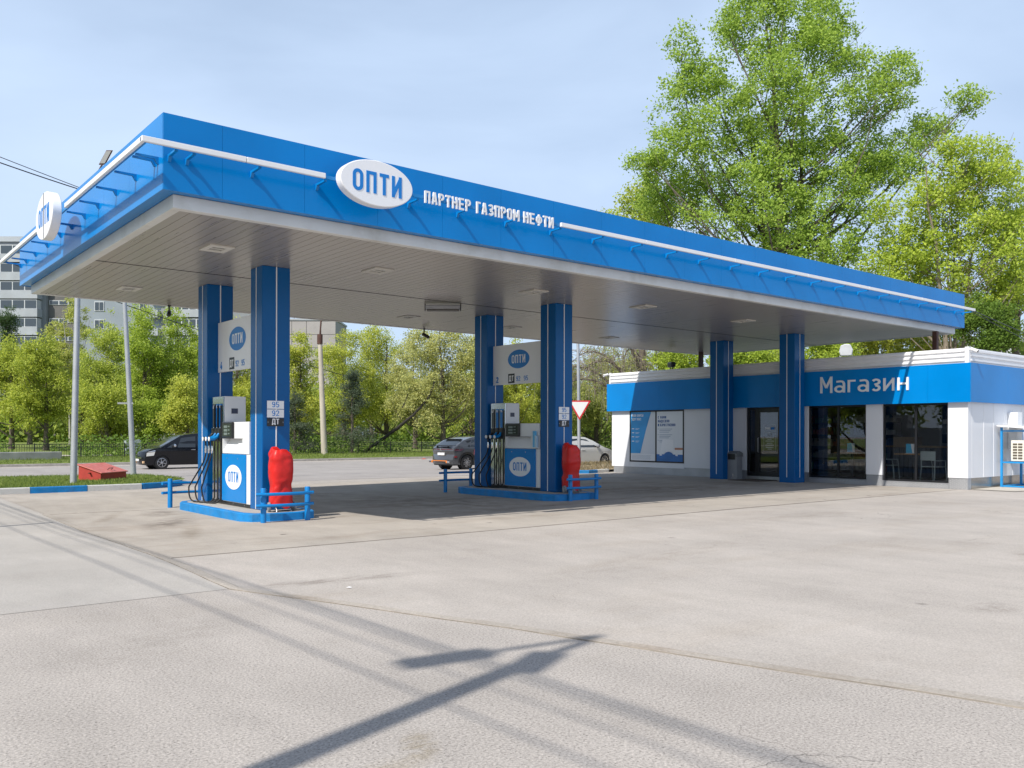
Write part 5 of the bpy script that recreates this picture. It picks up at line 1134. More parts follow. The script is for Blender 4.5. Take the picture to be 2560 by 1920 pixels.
hat = dict(L=4.2, W=1.70, H=1.50, belt=.95, sill=.22, r=.315, wheels=(1.30,-1.27), tumble=.24, paint=WHT, rim=mat('hub_beige', (.45,.42,.36), .5), spokes=9,
    outline=[(1.98,.22),(2.10,.40),(2.08,.66),(1.92,.80),(1.20,.98),(.55,1.30),(.1,1.46),(-.5,1.50),(-1.3,1.45),(-1.85,1.28),(-2.02,1.0),(-2.08,.6),(-2.02,.24)],
    windows=[[(.78,.98),(.12,1.36),(-.35,1.40),(-.33,.98)],[(-.43,.98),(-.45,1.40),(-1.2,1.36),(-1.35,1.0)]],
    wind=((1.12,1.02),(.14,1.445)), rear=((-1.87,1.25),(-2.01,1.02)), mirror=(.72,1.02), mirror_mat=mat('mirror_grey', (.2,.21,.23), .4), handles=[(-.2,.84),(-1.0,.85)],
    patches=[(.008,'headlamp',HL,[(2.0,.66),(1.96,.76),(1.62,.84),(1.72,.68)],True),(.008,'tail_lamp',TAIL,[(-2.04,.75),(-2.0,1.0),(-1.85,1.0),(-1.88,.76)],True)],
    boxes=[((2.10,0,.42),(.012,.26,.056),PLATE,'number_plate'),((-2.085,0,.62),(.012,.26,.056),PLATE,'number_plate')])
car('hatchback', 'white dusty hatchback standing behind the give way sign, left of the shop', (29.2, 31.1, -.02), R(0), hat)
hat2 = dict(hat); hat2['paint'] = SIL
car('hatchback', 'silver car almost wholly hidden behind the second pump', (23.65, 28.35, -.03), R(0), hat2)
hat3 = dict(hat); hat3['paint'] = RED
car('hatchback', 'red car parked far back under the trees on the left', (24.5, 101.5, .35), R(-39), hat3)
hat4 = dict(van); hat4['paint'] = mat('van_white', (.55,.55,.52), .4, coat=.5)
car('minivan', 'pale van parked far back under the trees above the black minivan', (31.5, 97.5, .45), R(130), hat4)

# ================================================================== FAR BUILDINGS
def block(label, org, ux, floors):
    t = thing('apartment_building', label, 'building', org)
    ux = Vector(ux).normalized(); uy = Vector((-ux.y, ux.x, 0))
    return t, Vector(org), ux, uy
PAN = mat('panel_grey', (.22,.235,.25), .85, var=.10, vscale=.25, dirt=(.27,.27,.27), dscale=.3); PANW = mat('balcony_white', (.36,.385,.41), .8, var=.10, vscale=.5, dirt=(.36,.36,.36), dscale=.6)
BRK = mat('dark_grey_brick', (.13,.125,.12), .9, var=.2, vscale=.6); WIN = mat('far_window', (.05,.065,.08), .15, spec=.7); WFR = mat('far_window_frame', (.5,.52,.53), .6); PBL = mat('panel_bluegrey', (.25,.285,.315), .85, var=.08, vscale=.3)
t, o, ux, uy = block('tall grey apartment block with white balconies behind the trees on the left', (23.5,154.9,0), (.776,-.631,0), 11)
def bb(nm, m, u0, u1, d0, d1, z0, z1, par=None):
    c = o + ux*((u0+u1)/2) + uy*((d0+d1)/2) + Z*((z0+z1)/2)
    return MB().obox(c, ux, uy, Z, (u1-u0)/2, abs(d1-d0)/2, (z1-z0)/2).build(nm, m, par or t, world=True)
bb('wall', PAN, -14, 7.2, 0, 12, 0, 31.2); bb('dark_wall', BRK, 7.21, 12, .6, 12, 0, 30.2); bb('panel_wall', PBL, 12.01, 25, .2, 12, 0, 30.8); bb('end_wall', PAN, 25.01, 40, 0, 12, 0, 30.8)
bb('roof_edge', PANW, -14.3, 7.4, -.3, 12.2, 31.21, 32.0); bb('roof_edge', PAN, 7.41, 40.2, -.1, 12.2, 30.81, 31.4)
for k in range(5, 11):
    z = 2.8*k
    for u0, u1 in ((-12, -5), (-1.2, 6.6)):
        bal = bb('balcony', PANW, u0, u1, -1.5, -.01, z-.2, z+1.05)
        fr_ = bb('window_frame', WFR, u0+.15, u1-.15, -1.35, -.02, z+1.06, z+2.45)
        mb = MB(); n_ = 4; w_ = (u1-u0-.3)/n_
        for j in range(n_):
            c = o + ux*(u0+.15+w_*(j+.5)) + uy*(-1.37) + Z*(z+1.75); mb.obox(c, ux, uy, Z, w_/2-.1, .03, .6)
        mb.build('panes', WIN, fr_, world=True)
    f_ = bb('window_frame', WFR, 7.4, 11.8, .5, .7, z+1.9, z+2.6); mb = MB()
    for j in range(3): mb.obox(o + ux*(8.15+1.45*j) + uy*.48 + Z*(z+2.25), ux, uy, Z, .62, .03, .25)
    mb.build('panes', WIN, f_, world=True)
    for u0, w_ in ((14.6, 1.5), (21.6, 1.3)):
        f_ = bb('window_frame', WFR, u0, u0+w_, .1, .3, z+.9, z+2.4); mb = MB()
        for j in range(2): mb.obox(o + ux*(u0+w_*(.27+.46*j)) + uy*.08 + Z*(z+1.65), ux, uy, Z, w_*.19, .03, .62)
        mb.build('panes', WIN, f_, world=True)
    bal = bb('balcony', PANW, 23.2, 24.9, -1.0, .19, z-.2, z+.95); bal = bb('balcony', PANW, 26.2, 33.5, -1.4, -.01, z-.2, z+.9)
    f_ = bb('window_frame', WFR, 26.4, 33.3, -1.2, -.02, z+.91, z+2.4); mb = MB()
    for j in range(6): mb.obox(o + ux*(26.95+1.13*j) + uy*(-1.22) + Z*(z+1.65), ux, uy, Z, .45, .03, .62)
    mb.build('panes', WIN, f_, world=True)
MB().tube([o+ux*5.2+uy*3+Z*31.5, o+ux*5.2+uy*3+Z*35.2], .05, 5).build('antenna', DARKM, t, world=True)
mb = MB()
for zz, hw in ((34.8,.9),(34.1,.6),(33.5,.4)): mb.tube([o+ux*(5.2-hw)+uy*3+Z*zz, o+ux*(5.2+hw)+uy*3+Z*zz], .035, 4)
mb.build('antenna_bars', DARKM, t, world=True)
t, o, ux, uy = block('grey concrete panel block rising behind the trees right of the near pump', (79.5,180.4,0), (.776,-.631,0), 9)
bb('wall', mat('panel_joint_grey', (.28,.27,.26), .9), -12, 13.6, .05, 12, 0, 26.2)
PB2 = mat('warm_grey_panel', (.37,.345,.33), .9, var=.12, vscale=.25, dirt=(.28,.26,.25), dscale=.25); mb = MB()
for k in range(9):
    for j in range(8):
        c = o + ux*(-10.4+3.2*j) + uy*(-.02) + Z*(1.4+2.9*k); mb.obox(c, ux, uy, Z, 1.55, .06, 1.40)
kind(mb.build('wall_panels', PB2, t, world=True), 'stuff')
bb('roof_edge', PANW, -12.2, 13.8, -.2, 12.2, 26.21, 26.6)
for k in (4, 5, 6, 7):
    for u0 in (6.1, -2.0):
        f_ = bb('window_frame', WFR, u0, u0+1.6, -.12, -.085, 2.9*k+.75, 2.9*k+2.25); mb = MB()
        for j in range(2): mb.obox(o + ux*(u0+.45+.72*j) + uy*(-.13) + Z*(2.9*k+1.5), ux, uy, Z, .28, .02, .62)
        mb.build('panes', WIN, f_, world=True)
mb = MB()
for u0 in (1.2, 4.0, 8.4): mb.tube([o+ux*u0+uy*2+Z*26.5, o+ux*u0+uy*2+Z*28.6], .05, 4); mb.tube([o+ux*(u0-.5)+uy*2+Z*28.2, o+ux*(u0+.5)+uy*2+Z*28.2], .04, 4)
mb.build('antennas', DARKM, t, world=True)
t, o, ux, uy = block('small white building glimpsed between trees over the right end of the shop', (103.5,44.5,0), (.776,-.631,0), 3)
bb('wall', mat('white_plaster', (.62,.63,.64), .8, var=.08), 0, 6.5, 0, 6, 0, 12.2); bb('roof', PAN, -.3, 6.8, -.3, 6.3, 12.21, 12.6); bb('window', WIN, 2.2, 3.4, -.05, .0, 9.0, 10.4)

# ================================================================== WIRES
def wire(label, a, b, sag, r=.012, name='cable'):
    a, b = Vector(a), Vector(b); pts = [a.lerp(b, k/24) - Z*sag*4*(k/24)*(1-k/24) for k in range(25)]
    return tag(MB().tube(pts, r, 5).build(name, BLACKP), label, 'cable', 'overhead cables')
wire('upper of the two black cables running from the left edge to the lamp mast', (-5.5,27.5,11.9), (6.85,30.0,9.33), .12, .012)
wire('lower, thicker of the two black cables running from the left edge to the lamp mast', (-5.5,27.5,11.75), (6.85,30.0,9.28), .28, .018)
wire('thin cable crossing in front of the grey apartment block below the canopy', (-3,48,13.2), (34,63,6.2), .5, .025)
wire('pair of pale cables leaving the right end of the canopy, upper one', (29.15,12.4,5.6), (44,11.5,3.9), .1, .014)
wire('pair of pale cables leaving the right end of the canopy, lower one', (29.15,12.4,5.55), (44,11.2,3.3), .2, .012)

# ================================================================== TREES
LM = {'maple': leaf_mat('leaf_maple', (0.447,0.512,0.071)), 'birch': leaf_mat('leaf_birch', (0.491,0.523,0.120)), 'poplar': leaf_mat('leaf_light_poplar', (0.447,0.523,0.082)), 'fresh': leaf_mat('leaf_fresh', (0.392,0.501,0.060)),
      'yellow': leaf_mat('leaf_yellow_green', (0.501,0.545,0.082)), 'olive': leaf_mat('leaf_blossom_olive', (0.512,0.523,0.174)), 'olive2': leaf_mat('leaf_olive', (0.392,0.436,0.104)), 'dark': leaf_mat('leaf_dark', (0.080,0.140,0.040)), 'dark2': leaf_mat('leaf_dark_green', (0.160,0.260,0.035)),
      'spring2': leaf_mat('leaf_spring_yellow', (0.436,0.545,0.065)), 'bigpoplar': leaf_mat('leaf_big_poplar', (0.345,0.485,0.070)), 'needle': leaf_mat('pine_needles', (.13,.17,.095), .3), 'wood': leaf_mat('leaf_woods', (0.327,0.414,0.076)), 'twig': leaf_mat('leaf_sparse_willow', (0.392,0.414,0.109))}
BARK = mat('bark_grey_brown', (.115,.095,.075), .9, var=.3, vscale=4, bump=.4, bscale=12); BARKP = mat('bark_pale', (.36,.34,.30), .85, var=.3, vscale=3); BARKT = mat('bark_twig', (.24,.205,.165), .9, var=.2)
def leaves_mesh(name, cent, rng, ls, m, parent, aspect=.62, droop=0.):
    n = len(cent); nn = rng.normal(size=(n,3))*.62 + np.array(tuple(sun_dir))*.55 + np.array([0,0,.15]); nn /= np.linalg.norm(nn, axis=1)[:,None]   # leaves turn their faces to the light
    a = rng.normal(size=(n,3)); a[:,2] -= droop; a -= nn*(a*nn).sum(1)[:,None]; a /= np.linalg.norm(a, axis=1)[:,None]; b = np.cross(nn, a)
    s_ = (ls*rng.uniform(.6, 1.35, n))[:,None]*.5
    v = np.stack([cent-a*s_, cent+b*s_*aspect+a*s_*.1, cent+a*s_, cent-b*s_*aspect+a*s_*.1], 1).reshape(-1,3).astype(np.float32)
    me = bpy.data.meshes.new(name); me.vertices.add(4*n); me.vertices.foreach_set('co', v.ravel()); me.loops.add(4*n); me.loops.foreach_set('vertex_index', np.arange(4*n, dtype=np.int32))
    me.polygons.add(n); me.polygons.foreach_set('loop_start', np.arange(0,4*n,4,dtype=np.int32)); me.polygons.foreach_set('loop_total', np.full(n,4,dtype=np.int32)); me.update(calc_edges=True); me.materials.append(m)
    o = bpy.data.objects.new(name, me); COL.objects.link(o)
    if parent: o.parent = parent
    return o
def limb(mb, a, b, r0, r1, rng, sag=.12, k=5, n=5):
    a, b = np.array(a), np.array(b); d = b-a; Ln = np.linalg.norm(d); j = rng.normal(size=3)*Ln*.07; pts = []
    for i in range(k+1):
        u = i/k; w_ = math.sin(math.pi*u); p = a + d*u + j*w_; p[2] -= sag*Ln*w_*(1 if d[2] > 0 else -.4); pts.append(tuple(p))
    mb.tube(pts, [r0+(r1-r0)*i/k for i in range(k+1)], n, cap=False); return pts
def tree(label, x, y, ztop, zbase, r, mk, nl, ls=.2, lobes=None, seed=0, bark=BARK, name='tree', group=None, trunk_r=None, clump=.55, cpm=1.0, forks=1, cat='tree', z0=None, droop=0.):
    rng = np.random.default_rng(seed*7+3); z0 = (gzv(x, y) if x < 60 else .2) if z0 is None else z0
    t = thing(name, label, cat, (x, y, z0), 0, group); zt_ = ztop-z0; zb_ = zbase-z0
    L_ = []
    if lobes is None:
        zc, hz = (zt_+zb_)/2, (zt_-zb_)/2
        for i in range(13):
            q = rng.uniform(0, 6.28); f = rng.uniform(-.85, .8); w_ = math.sqrt(max(.05, 1-abs(f)**2.2))
            rr_ = r*rng.uniform(.34, .52); L_.append((np.array([math.cos(q)*r*.6*w_, math.sin(q)*r*.6*w_, zc+f*hz*.82]), np.array([rr_, rr_, rr_*rng.uniform(.75, 1.15)])))
        L_.append((np.array([0,0,zc]), np.array([r*.55, r*.55, hz*.75]))); L_.append((np.array([rng.normal()*.1*r, 0, zt_-hz*.28]), np.array([r*.36, r*.36, hz*.3])))
    else:
        R_ = np.array([rt.x, rt.y, 0]); F_ = np.array([fw.x, fw.y, 0])
        for (du, zz, rx, rz) in lobes:
            dq = rng.uniform(-.35, .35)*r
            L_.append((R_*du + F_*dq + np.array([0,0,zz-z0]), np.array([rx, rx, rz])*1.1))
    vol = np.array([l[1][0]**1.6*l[1][2]**.8 for l in L_]); nc = max(30, int(cpm*vol.sum()*9)); wl = vol if lobes is None else vol**.72; pk = rng.choice(len(L_), nc, p=wl/wl.sum())
    dirs = rng.normal(size=(nc,3)); dirs /= np.linalg.norm(dirs, axis=1)[:,None]; rad = rng.uniform(0,1,nc)**(1/2.6)
    C_ = np.array([L_[k][0] for k in pk]) + dirs*rad[:,None]*np.array([L_[k][1] for k in pk])
    C_ = C_[C_[:,2] > .35]; nc = len(C_)
    szs = clump*rng.uniform(.55, 1.3, nc); wts = szs**2; cid = rng.choice(nc, nl, p=wts/wts.sum())
    off = rng.normal(size=(nl,3))*szs[cid][:,None]*np.array([.52,.52,.40])
    P = C_[cid] + off; P = P[P[:,2] > .1]
    leaves_mesh('crown', P, rng, ls, LM[mk], t, droop=droop)
    # trunk and limbs reaching into the clumps
    mb = MB(); tr = trunk_r or .022*zt_+.02; top = L_[-1][0] if lobes is None else np.array([0,0,zt_*.9])
    tops = []
    for k in range(forks):
        e = np.array([rng.normal()*.05*zt_*(k > 0)+(.0 if forks == 1 else (k-(forks-1)/2)*.10*zt_), rng.normal()*.04*zt_, zt_*rng.uniform(.80,.93)])
        pts = []; wob = rng.normal(size=(9,2))*.012*zt_
        for i in range(9):
            u = i/8; pts.append((e[0]*u**1.5+wob[i,0]*u*.6, e[1]*u+wob[i,1]*u*.6, -.2+(e[2]+.2)*u))
        rs = [tr*(1.25 if i == 0 else 1)*(1-.88*(i/8)**.9)*(1 if k == 0 else .7) for i in range(9)]; mb.tube(pts, rs, 8, cap=False); tops.append((pts, rs))
    if lobes is not None:
        for c_, sz_ in L_:                                  # one heavy limb into each part of the crown
            pts, rs = tops[rng.integers(len(tops))]; hd = math.hypot(c_[0], c_[1]); za = min(max(.25*zt_, c_[2]-hd*.75-1.), pts[-1][2]*.9); j = min(range(9), key=lambda q: abs(pts[q][2]-za))
            q_ = limb(mb, pts[j], tuple(c_), max(rs[j]*.45, .03), .03, rng, n=5, k=6, sag=.10)
            for _ in range(5):
                e_ = c_ + rng.normal(size=3)*sz_*.6; limb(mb, q_[rng.integers(3,7)], tuple(e_), .03, .008, rng, n=3, k=4)
    sel = rng.choice(nc, min(nc, 60 if lobes is None else 90), replace=False)
    for i in sel:
        c_ = C_[i]; pts, rs = tops[rng.integers(len(tops))]; hd = math.hypot(c_[0], c_[1]); za = max(zb_*.55 if zb_ > 1 else .5, c_[2]-hd*rng.uniform(.6, 1.3)-.3); za = min(za, pts[-1][2]*.97)
        j = min(range(9), key=lambda q: abs(pts[q][2]-za)); limb(mb, pts[j], tuple(c_), max(rs[j]*.42, .018)*min(1, .35+.12*hd), .012, rng, n=4, k=4)
    mb.build('trunk', bark, t, smooth=True, angle=80); return t
TREES = [
    ('bushy yellow green maple at the far left edge behind the low fence', 12.2, 75.1, 9.1, 1.5, 2.9, 'maple', 15000),
    ('rounded yellow green maple in front of the dark brick wall, second from the left', 13.8, 71.2, 8.6, 1.4, 2.2, 'maple', 12000),
    ('tall loose birch with pale forked trunk behind the lamp mast', 18.5, 85.5, 14.0, 2.4, 2.4, 'birch', 13000),
    ('light green poplar seen between the lamp mast and the leaning pole', 20.0, 79.1, 12.3, 2.3, 2.2, 'poplar', 13000),
    ('bright green poplar right of the leaning pole with a rounded top', 21.2, 73.0, 12.2, 1.8, 2.7, 'fresh', 18000),
    ('dense bright green tree left of the near pump columns', 24.3, 74.3, 12.4, 1.5, 2.8, 'fresh', 18000),
    ('low yellow green tree over the red car behind the leaning pole', 16.7, 66.3, 5.6, 0.9, 2.1, 'maple', 9000),
    ('yellow green tree with hanging branches behind the black minivan', 20.9, 61.7, 5.6, 1.2, 1.7, 'yellow', 9000),
    ('small green maple with a thin pale trunk above the nose of the minivan', 19.3, 65.5, 3.7, 0.9, 1.4, 'fresh', 6000),
    ('dark green tree before the white balconies at the far left', 20.2, 127.9, 17.9, 10.9, 1.8, 'dark', 7000),
    ('yellow green tree between the near pump columns, under the number board', 27.7, 70.3, 11.0, 1.0, 2.3, 'yellow', 12000),
    ('slim yellow green tree at the right side of the near pump column', 30.1, 63.2, 9.6, 1.4, 1.7, 'yellow', 10000),
    ('yellow green tree behind the concrete street post', 38.5, 71.8, 12.0, 1.2, 2.8, 'yellow', 13000),
    ('tall light green tree right of the concrete street post', 43.6, 72.8, 12.5, 1.3, 3.3, 'yellow', 14000),
    ('broad olive coloured tree in pale blossom above the grey car', 39.9, 57.8, 10.7, 1.9, 3.4, 'olive', 22000),
    ('olive blossoming tree left of the second pump columns, behind the other', 42.5, 66.0, 10.0, 2.1, 2.5, 'olive', 11000),
    ('yellow green tree seen between the second pump columns', 46.9, 57.2, 9.8, 1.0, 2.7, 'yellow', 13000),
    ('dense olive green tree behind the children sign', 51.2, 56.3, 8.7, 0.6, 2.1, 'olive2', 11000),
    ('dense olive green tree between the give way sign and the shop', 56.5, 57.2, 10.2, 0.6, 2.8, 'olive2', 14000),
    ('olive green tree just left of the shop, behind the bare branches', 51.6, 48.2, 9.1, 0.6, 2.3, 'olive2', 12000),
    ('bright green maple over the left half of the shop roof', 45.3, 37.9, 7.8, 2.5, 1.9, 'fresh', 11000),
    ('bright green maple over the shop roof between the blue columns', 42.1, 30.2, 7.2, 3.5, 1.8, 'fresh', 13000),
    ('fresh green tree over the shop roof right of the columns', 48.9, 29.8, 8.2, 3.7, 2.4, 'fresh', 13000),
    ('yellow green shrubby tree over the word on the shop band', 55.6, 29.5, 9.2, 3.9, 2.5, 'yellow', 13000),
    ('light green tree under the right end of the canopy', 56.7, 26.1, 8.7, 3.8, 2.1, 'yellow', 12000),
    ('yellowish green young poplar at the right edge of the photo', 56.3, 21.3, 17.3, 6.0, 2.2, 'spring2', 12000),
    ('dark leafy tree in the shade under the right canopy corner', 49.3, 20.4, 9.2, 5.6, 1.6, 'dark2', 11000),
    ('mid green tree filling the row behind the maples at the far left', 17.7, 99.0, 10.4, 0.9, 3.2, 'fresh', 11000),
    ('yellow green tree behind the sand box, deep in the park', 22.8, 100.1, 9.9, 0.8, 3.0, 'yellow', 9000),
    ('light green poplar deep in the park behind the leaning pole', 27.3, 99.0, 11.6, 0.8, 3.5, 'poplar', 10000),
    ('fresh green tree deep in the park behind the near pump', 32.5, 89.5, 13.3, 0.9, 3.3, 'fresh', 11000),
    ('yellow green tree hidden partly by the near front column', 36.2, 81.4, 10.2, 0.9, 2.4, 'yellow', 8000),
    ('fresh green tree deep behind the concrete street post', 44.6, 87.4, 11.2, 0.6, 3.1, 'fresh', 9000),
    ('olive green tree deep behind the tall pine', 50.1, 86.9, 12.2, 0.8, 3.4, 'olive2', 10000),
    ('yellow green tree deep behind the second pump columns', 55.9, 75.7, 11.7, 0.9, 3.7, 'yellow', 11000),
    ('yellow green tree deep behind the children sign', 60.3, 69.5, 11.1, 0.6, 3.2, 'yellow', 10000),
]
for k, (lb, x, y, zt_, zb_, r, mk, nl) in enumerate(TREES):
    pale = mk in ('birch', 'poplar') or 'pale trunk' in lb
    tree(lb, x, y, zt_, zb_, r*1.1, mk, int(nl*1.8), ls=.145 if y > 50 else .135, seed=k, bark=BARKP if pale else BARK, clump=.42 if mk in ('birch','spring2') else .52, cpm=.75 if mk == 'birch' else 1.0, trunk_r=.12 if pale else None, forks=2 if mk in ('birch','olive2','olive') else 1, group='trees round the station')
tree('huge spreading poplar with fresh green leaves rising behind the shop and canopy', 49.2, 32.2, 29.5, 6, 6.5, 'bigpoplar', 140000, ls=.185, lobes=[(0.0,26.8,3.22,2.96),(-0.39,22.55,4.63,3.6),(-0.64,18.43,5.54,3.6),(-1.16,15.08,6.18,3.35),(0.64,12.25,6.95,2.57),(-6.44,21.0,2.57,3.09),(-7.08,17.91,2.45,2.32),(-7.34,25.25,0.82,1.54),(-5.92,23.84,1.54,1.54),(-3.53,28.08,1.03,1.8),(-4.51,26.41,1.03,1.16),(6.18,23.96,1.6,1.67),(6.82,25.25,0.77,1.16),(5.41,22.03,1.42,1.03),(8.88,21.52,1.93,0.98),(10.43,22.16,1.03,0.77),(6.69,19.2,2.7,1.29),(4.76,17.91,2.19,1.54),(-9.53,18.56,1.16,0.72),(-8.24,16.63,1.54,1.16),(2.83,25.64,1.54,1.54),(-1.93,28.98,1.54,1.03),(2.19,28.47,0.9,1.54)], seed=101, clump=.60, cpm=.58, forks=3, trunk_r=.5, group='trees round the station')
tree('smaller poplar top showing just left of the huge poplar above the canopy edge', 46.6, 42.0, 19.5, 6, 2.0, 'poplar', 9000, ls=.22, lobes=[(-0.86,18.38,1.28,1.14),(-1.71,17.1,1.28,1.14),(0.57,16.53,1.43,1.14),(-0.57,15.39,2.28,1.43),(1.71,14.25,2.57,1.71)], seed=102, clump=.6, cpm=.9, group='trees round the station')
tree('yellowish spring tree with bare limbs showing, right of the huge poplar', 51.3, 22.7, 18.2, 7, 3.0, 'spring2', 42000, ls=.17, lobes=[(0.23,16.4,2.53,1.72),(-1.38,14.56,2.76,2.07),(1.61,14.56,2.76,2.3),(0.69,12.26,3.91,2.3),(-1.38,11.34,2.76,1.84),(2.99,11.8,2.07,2.3),(2.53,16.86,1.38,1.15),(-0.46,17.66,1.15,0.8),(1.15,17.31,0.69,1.15),(-2.53,12.72,1.61,1.38),(0.69,9.5,3.45,1.61),(-3.45,11.34,1.84,1.38)], seed=103, clump=.5, cpm=.8, forks=4, trunk_r=.24, group='trees round the station', bark=mat('bark_light_brown', (.24,.20,.15), .9, var=.25))
# pines: tiers of drooping boughs
def pine(label, x, y, ztop, r, seed, nl):
    rng = np.random.default_rng(seed); z0 = gzv(x, y); t = thing('pine_tree', label, 'pine', (x, y, z0), 0, 'pines by the park fence'); h = ztop-z0; P = []; mb = MB()
    mb.tube([(0,0,-.2),(0,0,h*.5),(0,0,h)], [.13,.09,.015], 7, cap=False)
    for i in range(64):
        zz = h*(.08+.9*rng.uniform(0,1)**.9); q = rng.uniform(0,6.28); ln = r*(1.05-zz/h)**.75*rng.uniform(.7,1.1)+.1
        e = np.array([math.cos(q)*ln, math.sin(q)*ln, zz-.12*ln+rng.uniform(-.1,.25)]); limb(mb, (0,0,zz), tuple(e), .03, .008, rng, n=4, k=3)
        m_ = int(nl/64); u = rng.uniform(.15,1.05,m_)**.7; p = np.array([0,0,zz])+(e-np.array([0,0,zz]))*u[:,None]; p = p + rng.normal(size=(m_,3))*np.array([.14,.14,.10])*(1+.6*u[:,None]); P.append(p)
    leaves_mesh('crown', np.concatenate(P), rng, .20, LM['needle'], t, aspect=.22); mb.build('trunk', BARK, t, smooth=True)
pine('tall grey green pine behind the fence between the concrete post and the grey car', 32.0, 58.4, 6.2, 1.9, 5, 9000)
pine('lower grey green pine behind the fence at the right edge of the near column', 28.3, 60.4, 4.6, 1.5, 6, 7000)
# leaning dark tree limbs
t = thing('leaning_trunk', 'dark bare trunk leaning to the right behind the tall pine', 'tree', (34.5, 60.5, .1)); mb = MB(); rng = np.random.default_rng(3)
limb(mb, (34.0,60.5,.0), (38.6,57.2,6.4), .14, .06, rng, n=7, sag=-.03); mb.build('trunk', mat('bark_black', (.03,.026,.022), .9), t, world=True, smooth=True)
mb = MB(); limb(mb, (36.6,58.7,3.6), (37.2,58.4,5.6), .06, .02, rng); limb(mb, (37.6,58,4.9), (39.6,56.8,4.2), .05, .015, rng); mb.build('limb', MATS['bark_black'], t, world=True, smooth=True)
# bare weeping tree left of the shop
t = thing('weeping_tree', 'nearly bare grey tree arching over the left end of the shop with hanging twigs', 'tree', (45.6, 40.3, .1)); rng = np.random.default_rng(9); mb = MB(); tw = MB(); P = []
base = np.array([45.6,40.3,0]); Rv = np.array([rt.x,rt.y,0]); Fv = np.array([fw.x,fw.y,0])
mains = []
for (du, zz, dq) in [(.3,8.3,0),(-1.6,8.6,.5),(-3.6,7.6,-.4),(-5.0,6.3,.2),(1.6,7.6,.8),(2.6,6.6,-.6),(-2.6,9.3,-1),(-4.2,8.4,1.2),(.6,9.0,-1.2),(-5.6,7.3,1.0)]:
    p0 = base.copy(); p1 = base+Rv*du*.45+Fv*dq*.5+np.array([0,0,zz*.86]); p2 = base+Rv*du+Fv*dq+np.array([0,0,zz]); p3 = base+Rv*du*1.35+Fv*dq*1.4+np.array([0,0,zz-1.7])
    pts = []
    for i in range(11):
        u = i/10; pts.append(tuple((1-u)**3*p0+3*(1-u)**2*u*p1+3*(1-u)*u*u*p2+u**3*p3))
    mb.tube(pts, [.16*(1-.85*i/10) for i in range(11)], 6, cap=False); mains.append(np.array(pts))
for i in range(420):
    m_ = mains[rng.integers(len(mains))]; p = m_[rng.integers(4, 11)].copy(); q = p + Rv*rng.normal()*.9 + Fv*rng.normal()*.9 + np.array([0,0,rng.uniform(-.2,.7)]); e = q + Rv*rng.normal()*.5 + np.array([0,0,-rng.uniform(.8,3.2)]); e[2] = max(e[2], .8)
    tw.tube([tuple(p), tuple((p+q)/2+np.array([0,0,.2])), tuple(q), tuple((q+e)/2+Rv*rng.normal()*.12), tuple(e)], [.022,.018,.014,.010,.007], 3, cap=False)
    n_ = 9; u = rng.uniform(0,1,n_)[:,None]; P.append(q+(e-q)*u+rng.normal(size=(n_,3))*.06)
mb.build('trunk', BARK, t, world=True, smooth=True); kind(tw.build('twigs', BARKT, t, world=True), 'stuff')
leaves_mesh('crown', np.concatenate(P)-np.array([45.6,40.3,.1]), rng, .11, LM['twig'], t)
# far woods as one mass
rng = np.random.default_rng(77); n = 60000
xx = rng.uniform(-60, 190, n); dist = rng.uniform(0, 22, n); yy = 118 - .28*(xx-20) + dist; hh = 7.5 + 2.5*np.sin(xx*.21) + 2*np.sin(xx*.53+1) + 1.2*np.sin(xx*1.3)
zz = rng.uniform(0,1,n)**.75*hh*(.75+.25*rng.uniform(0,1,n))
kind(leaves_mesh('distant_woods', np.stack([xx, yy, zz+.3], 1), rng, 1.0, LM['wood'], None), 'stuff')
n = 26000; xx = rng.uniform(58, 120, n); yy = rng.uniform(8, 62, n); hh = 7 + 1.5*np.sin(yy*.4)
kind(leaves_mesh('distant_woods', np.stack([xx, yy, rng.uniform(0,1,n)**.75*hh+.3], 1), rng, .8, LM['wood'], None), 'stuff')
# undergrowth along the park fence
n = 34000; xx = rng.uniform(-10, 75, n); yy = 60.5 + rng.normal(size=n)*1.4 + rng.uniform(0, 14, n)*(rng.uniform(0,1,n) < .4); dens = np.sin(xx*.9)+np.sin(xx*.37+2)+.4*np.sin(xx*2.3); k_ = dens > -.2
kind(leaves_mesh('undergrowth', np.stack([xx, yy, .15+rng.uniform(0,1,n)**1.6*1.3], 1)[k_], rng, .20, LM['dark2'], None), 'stuff')
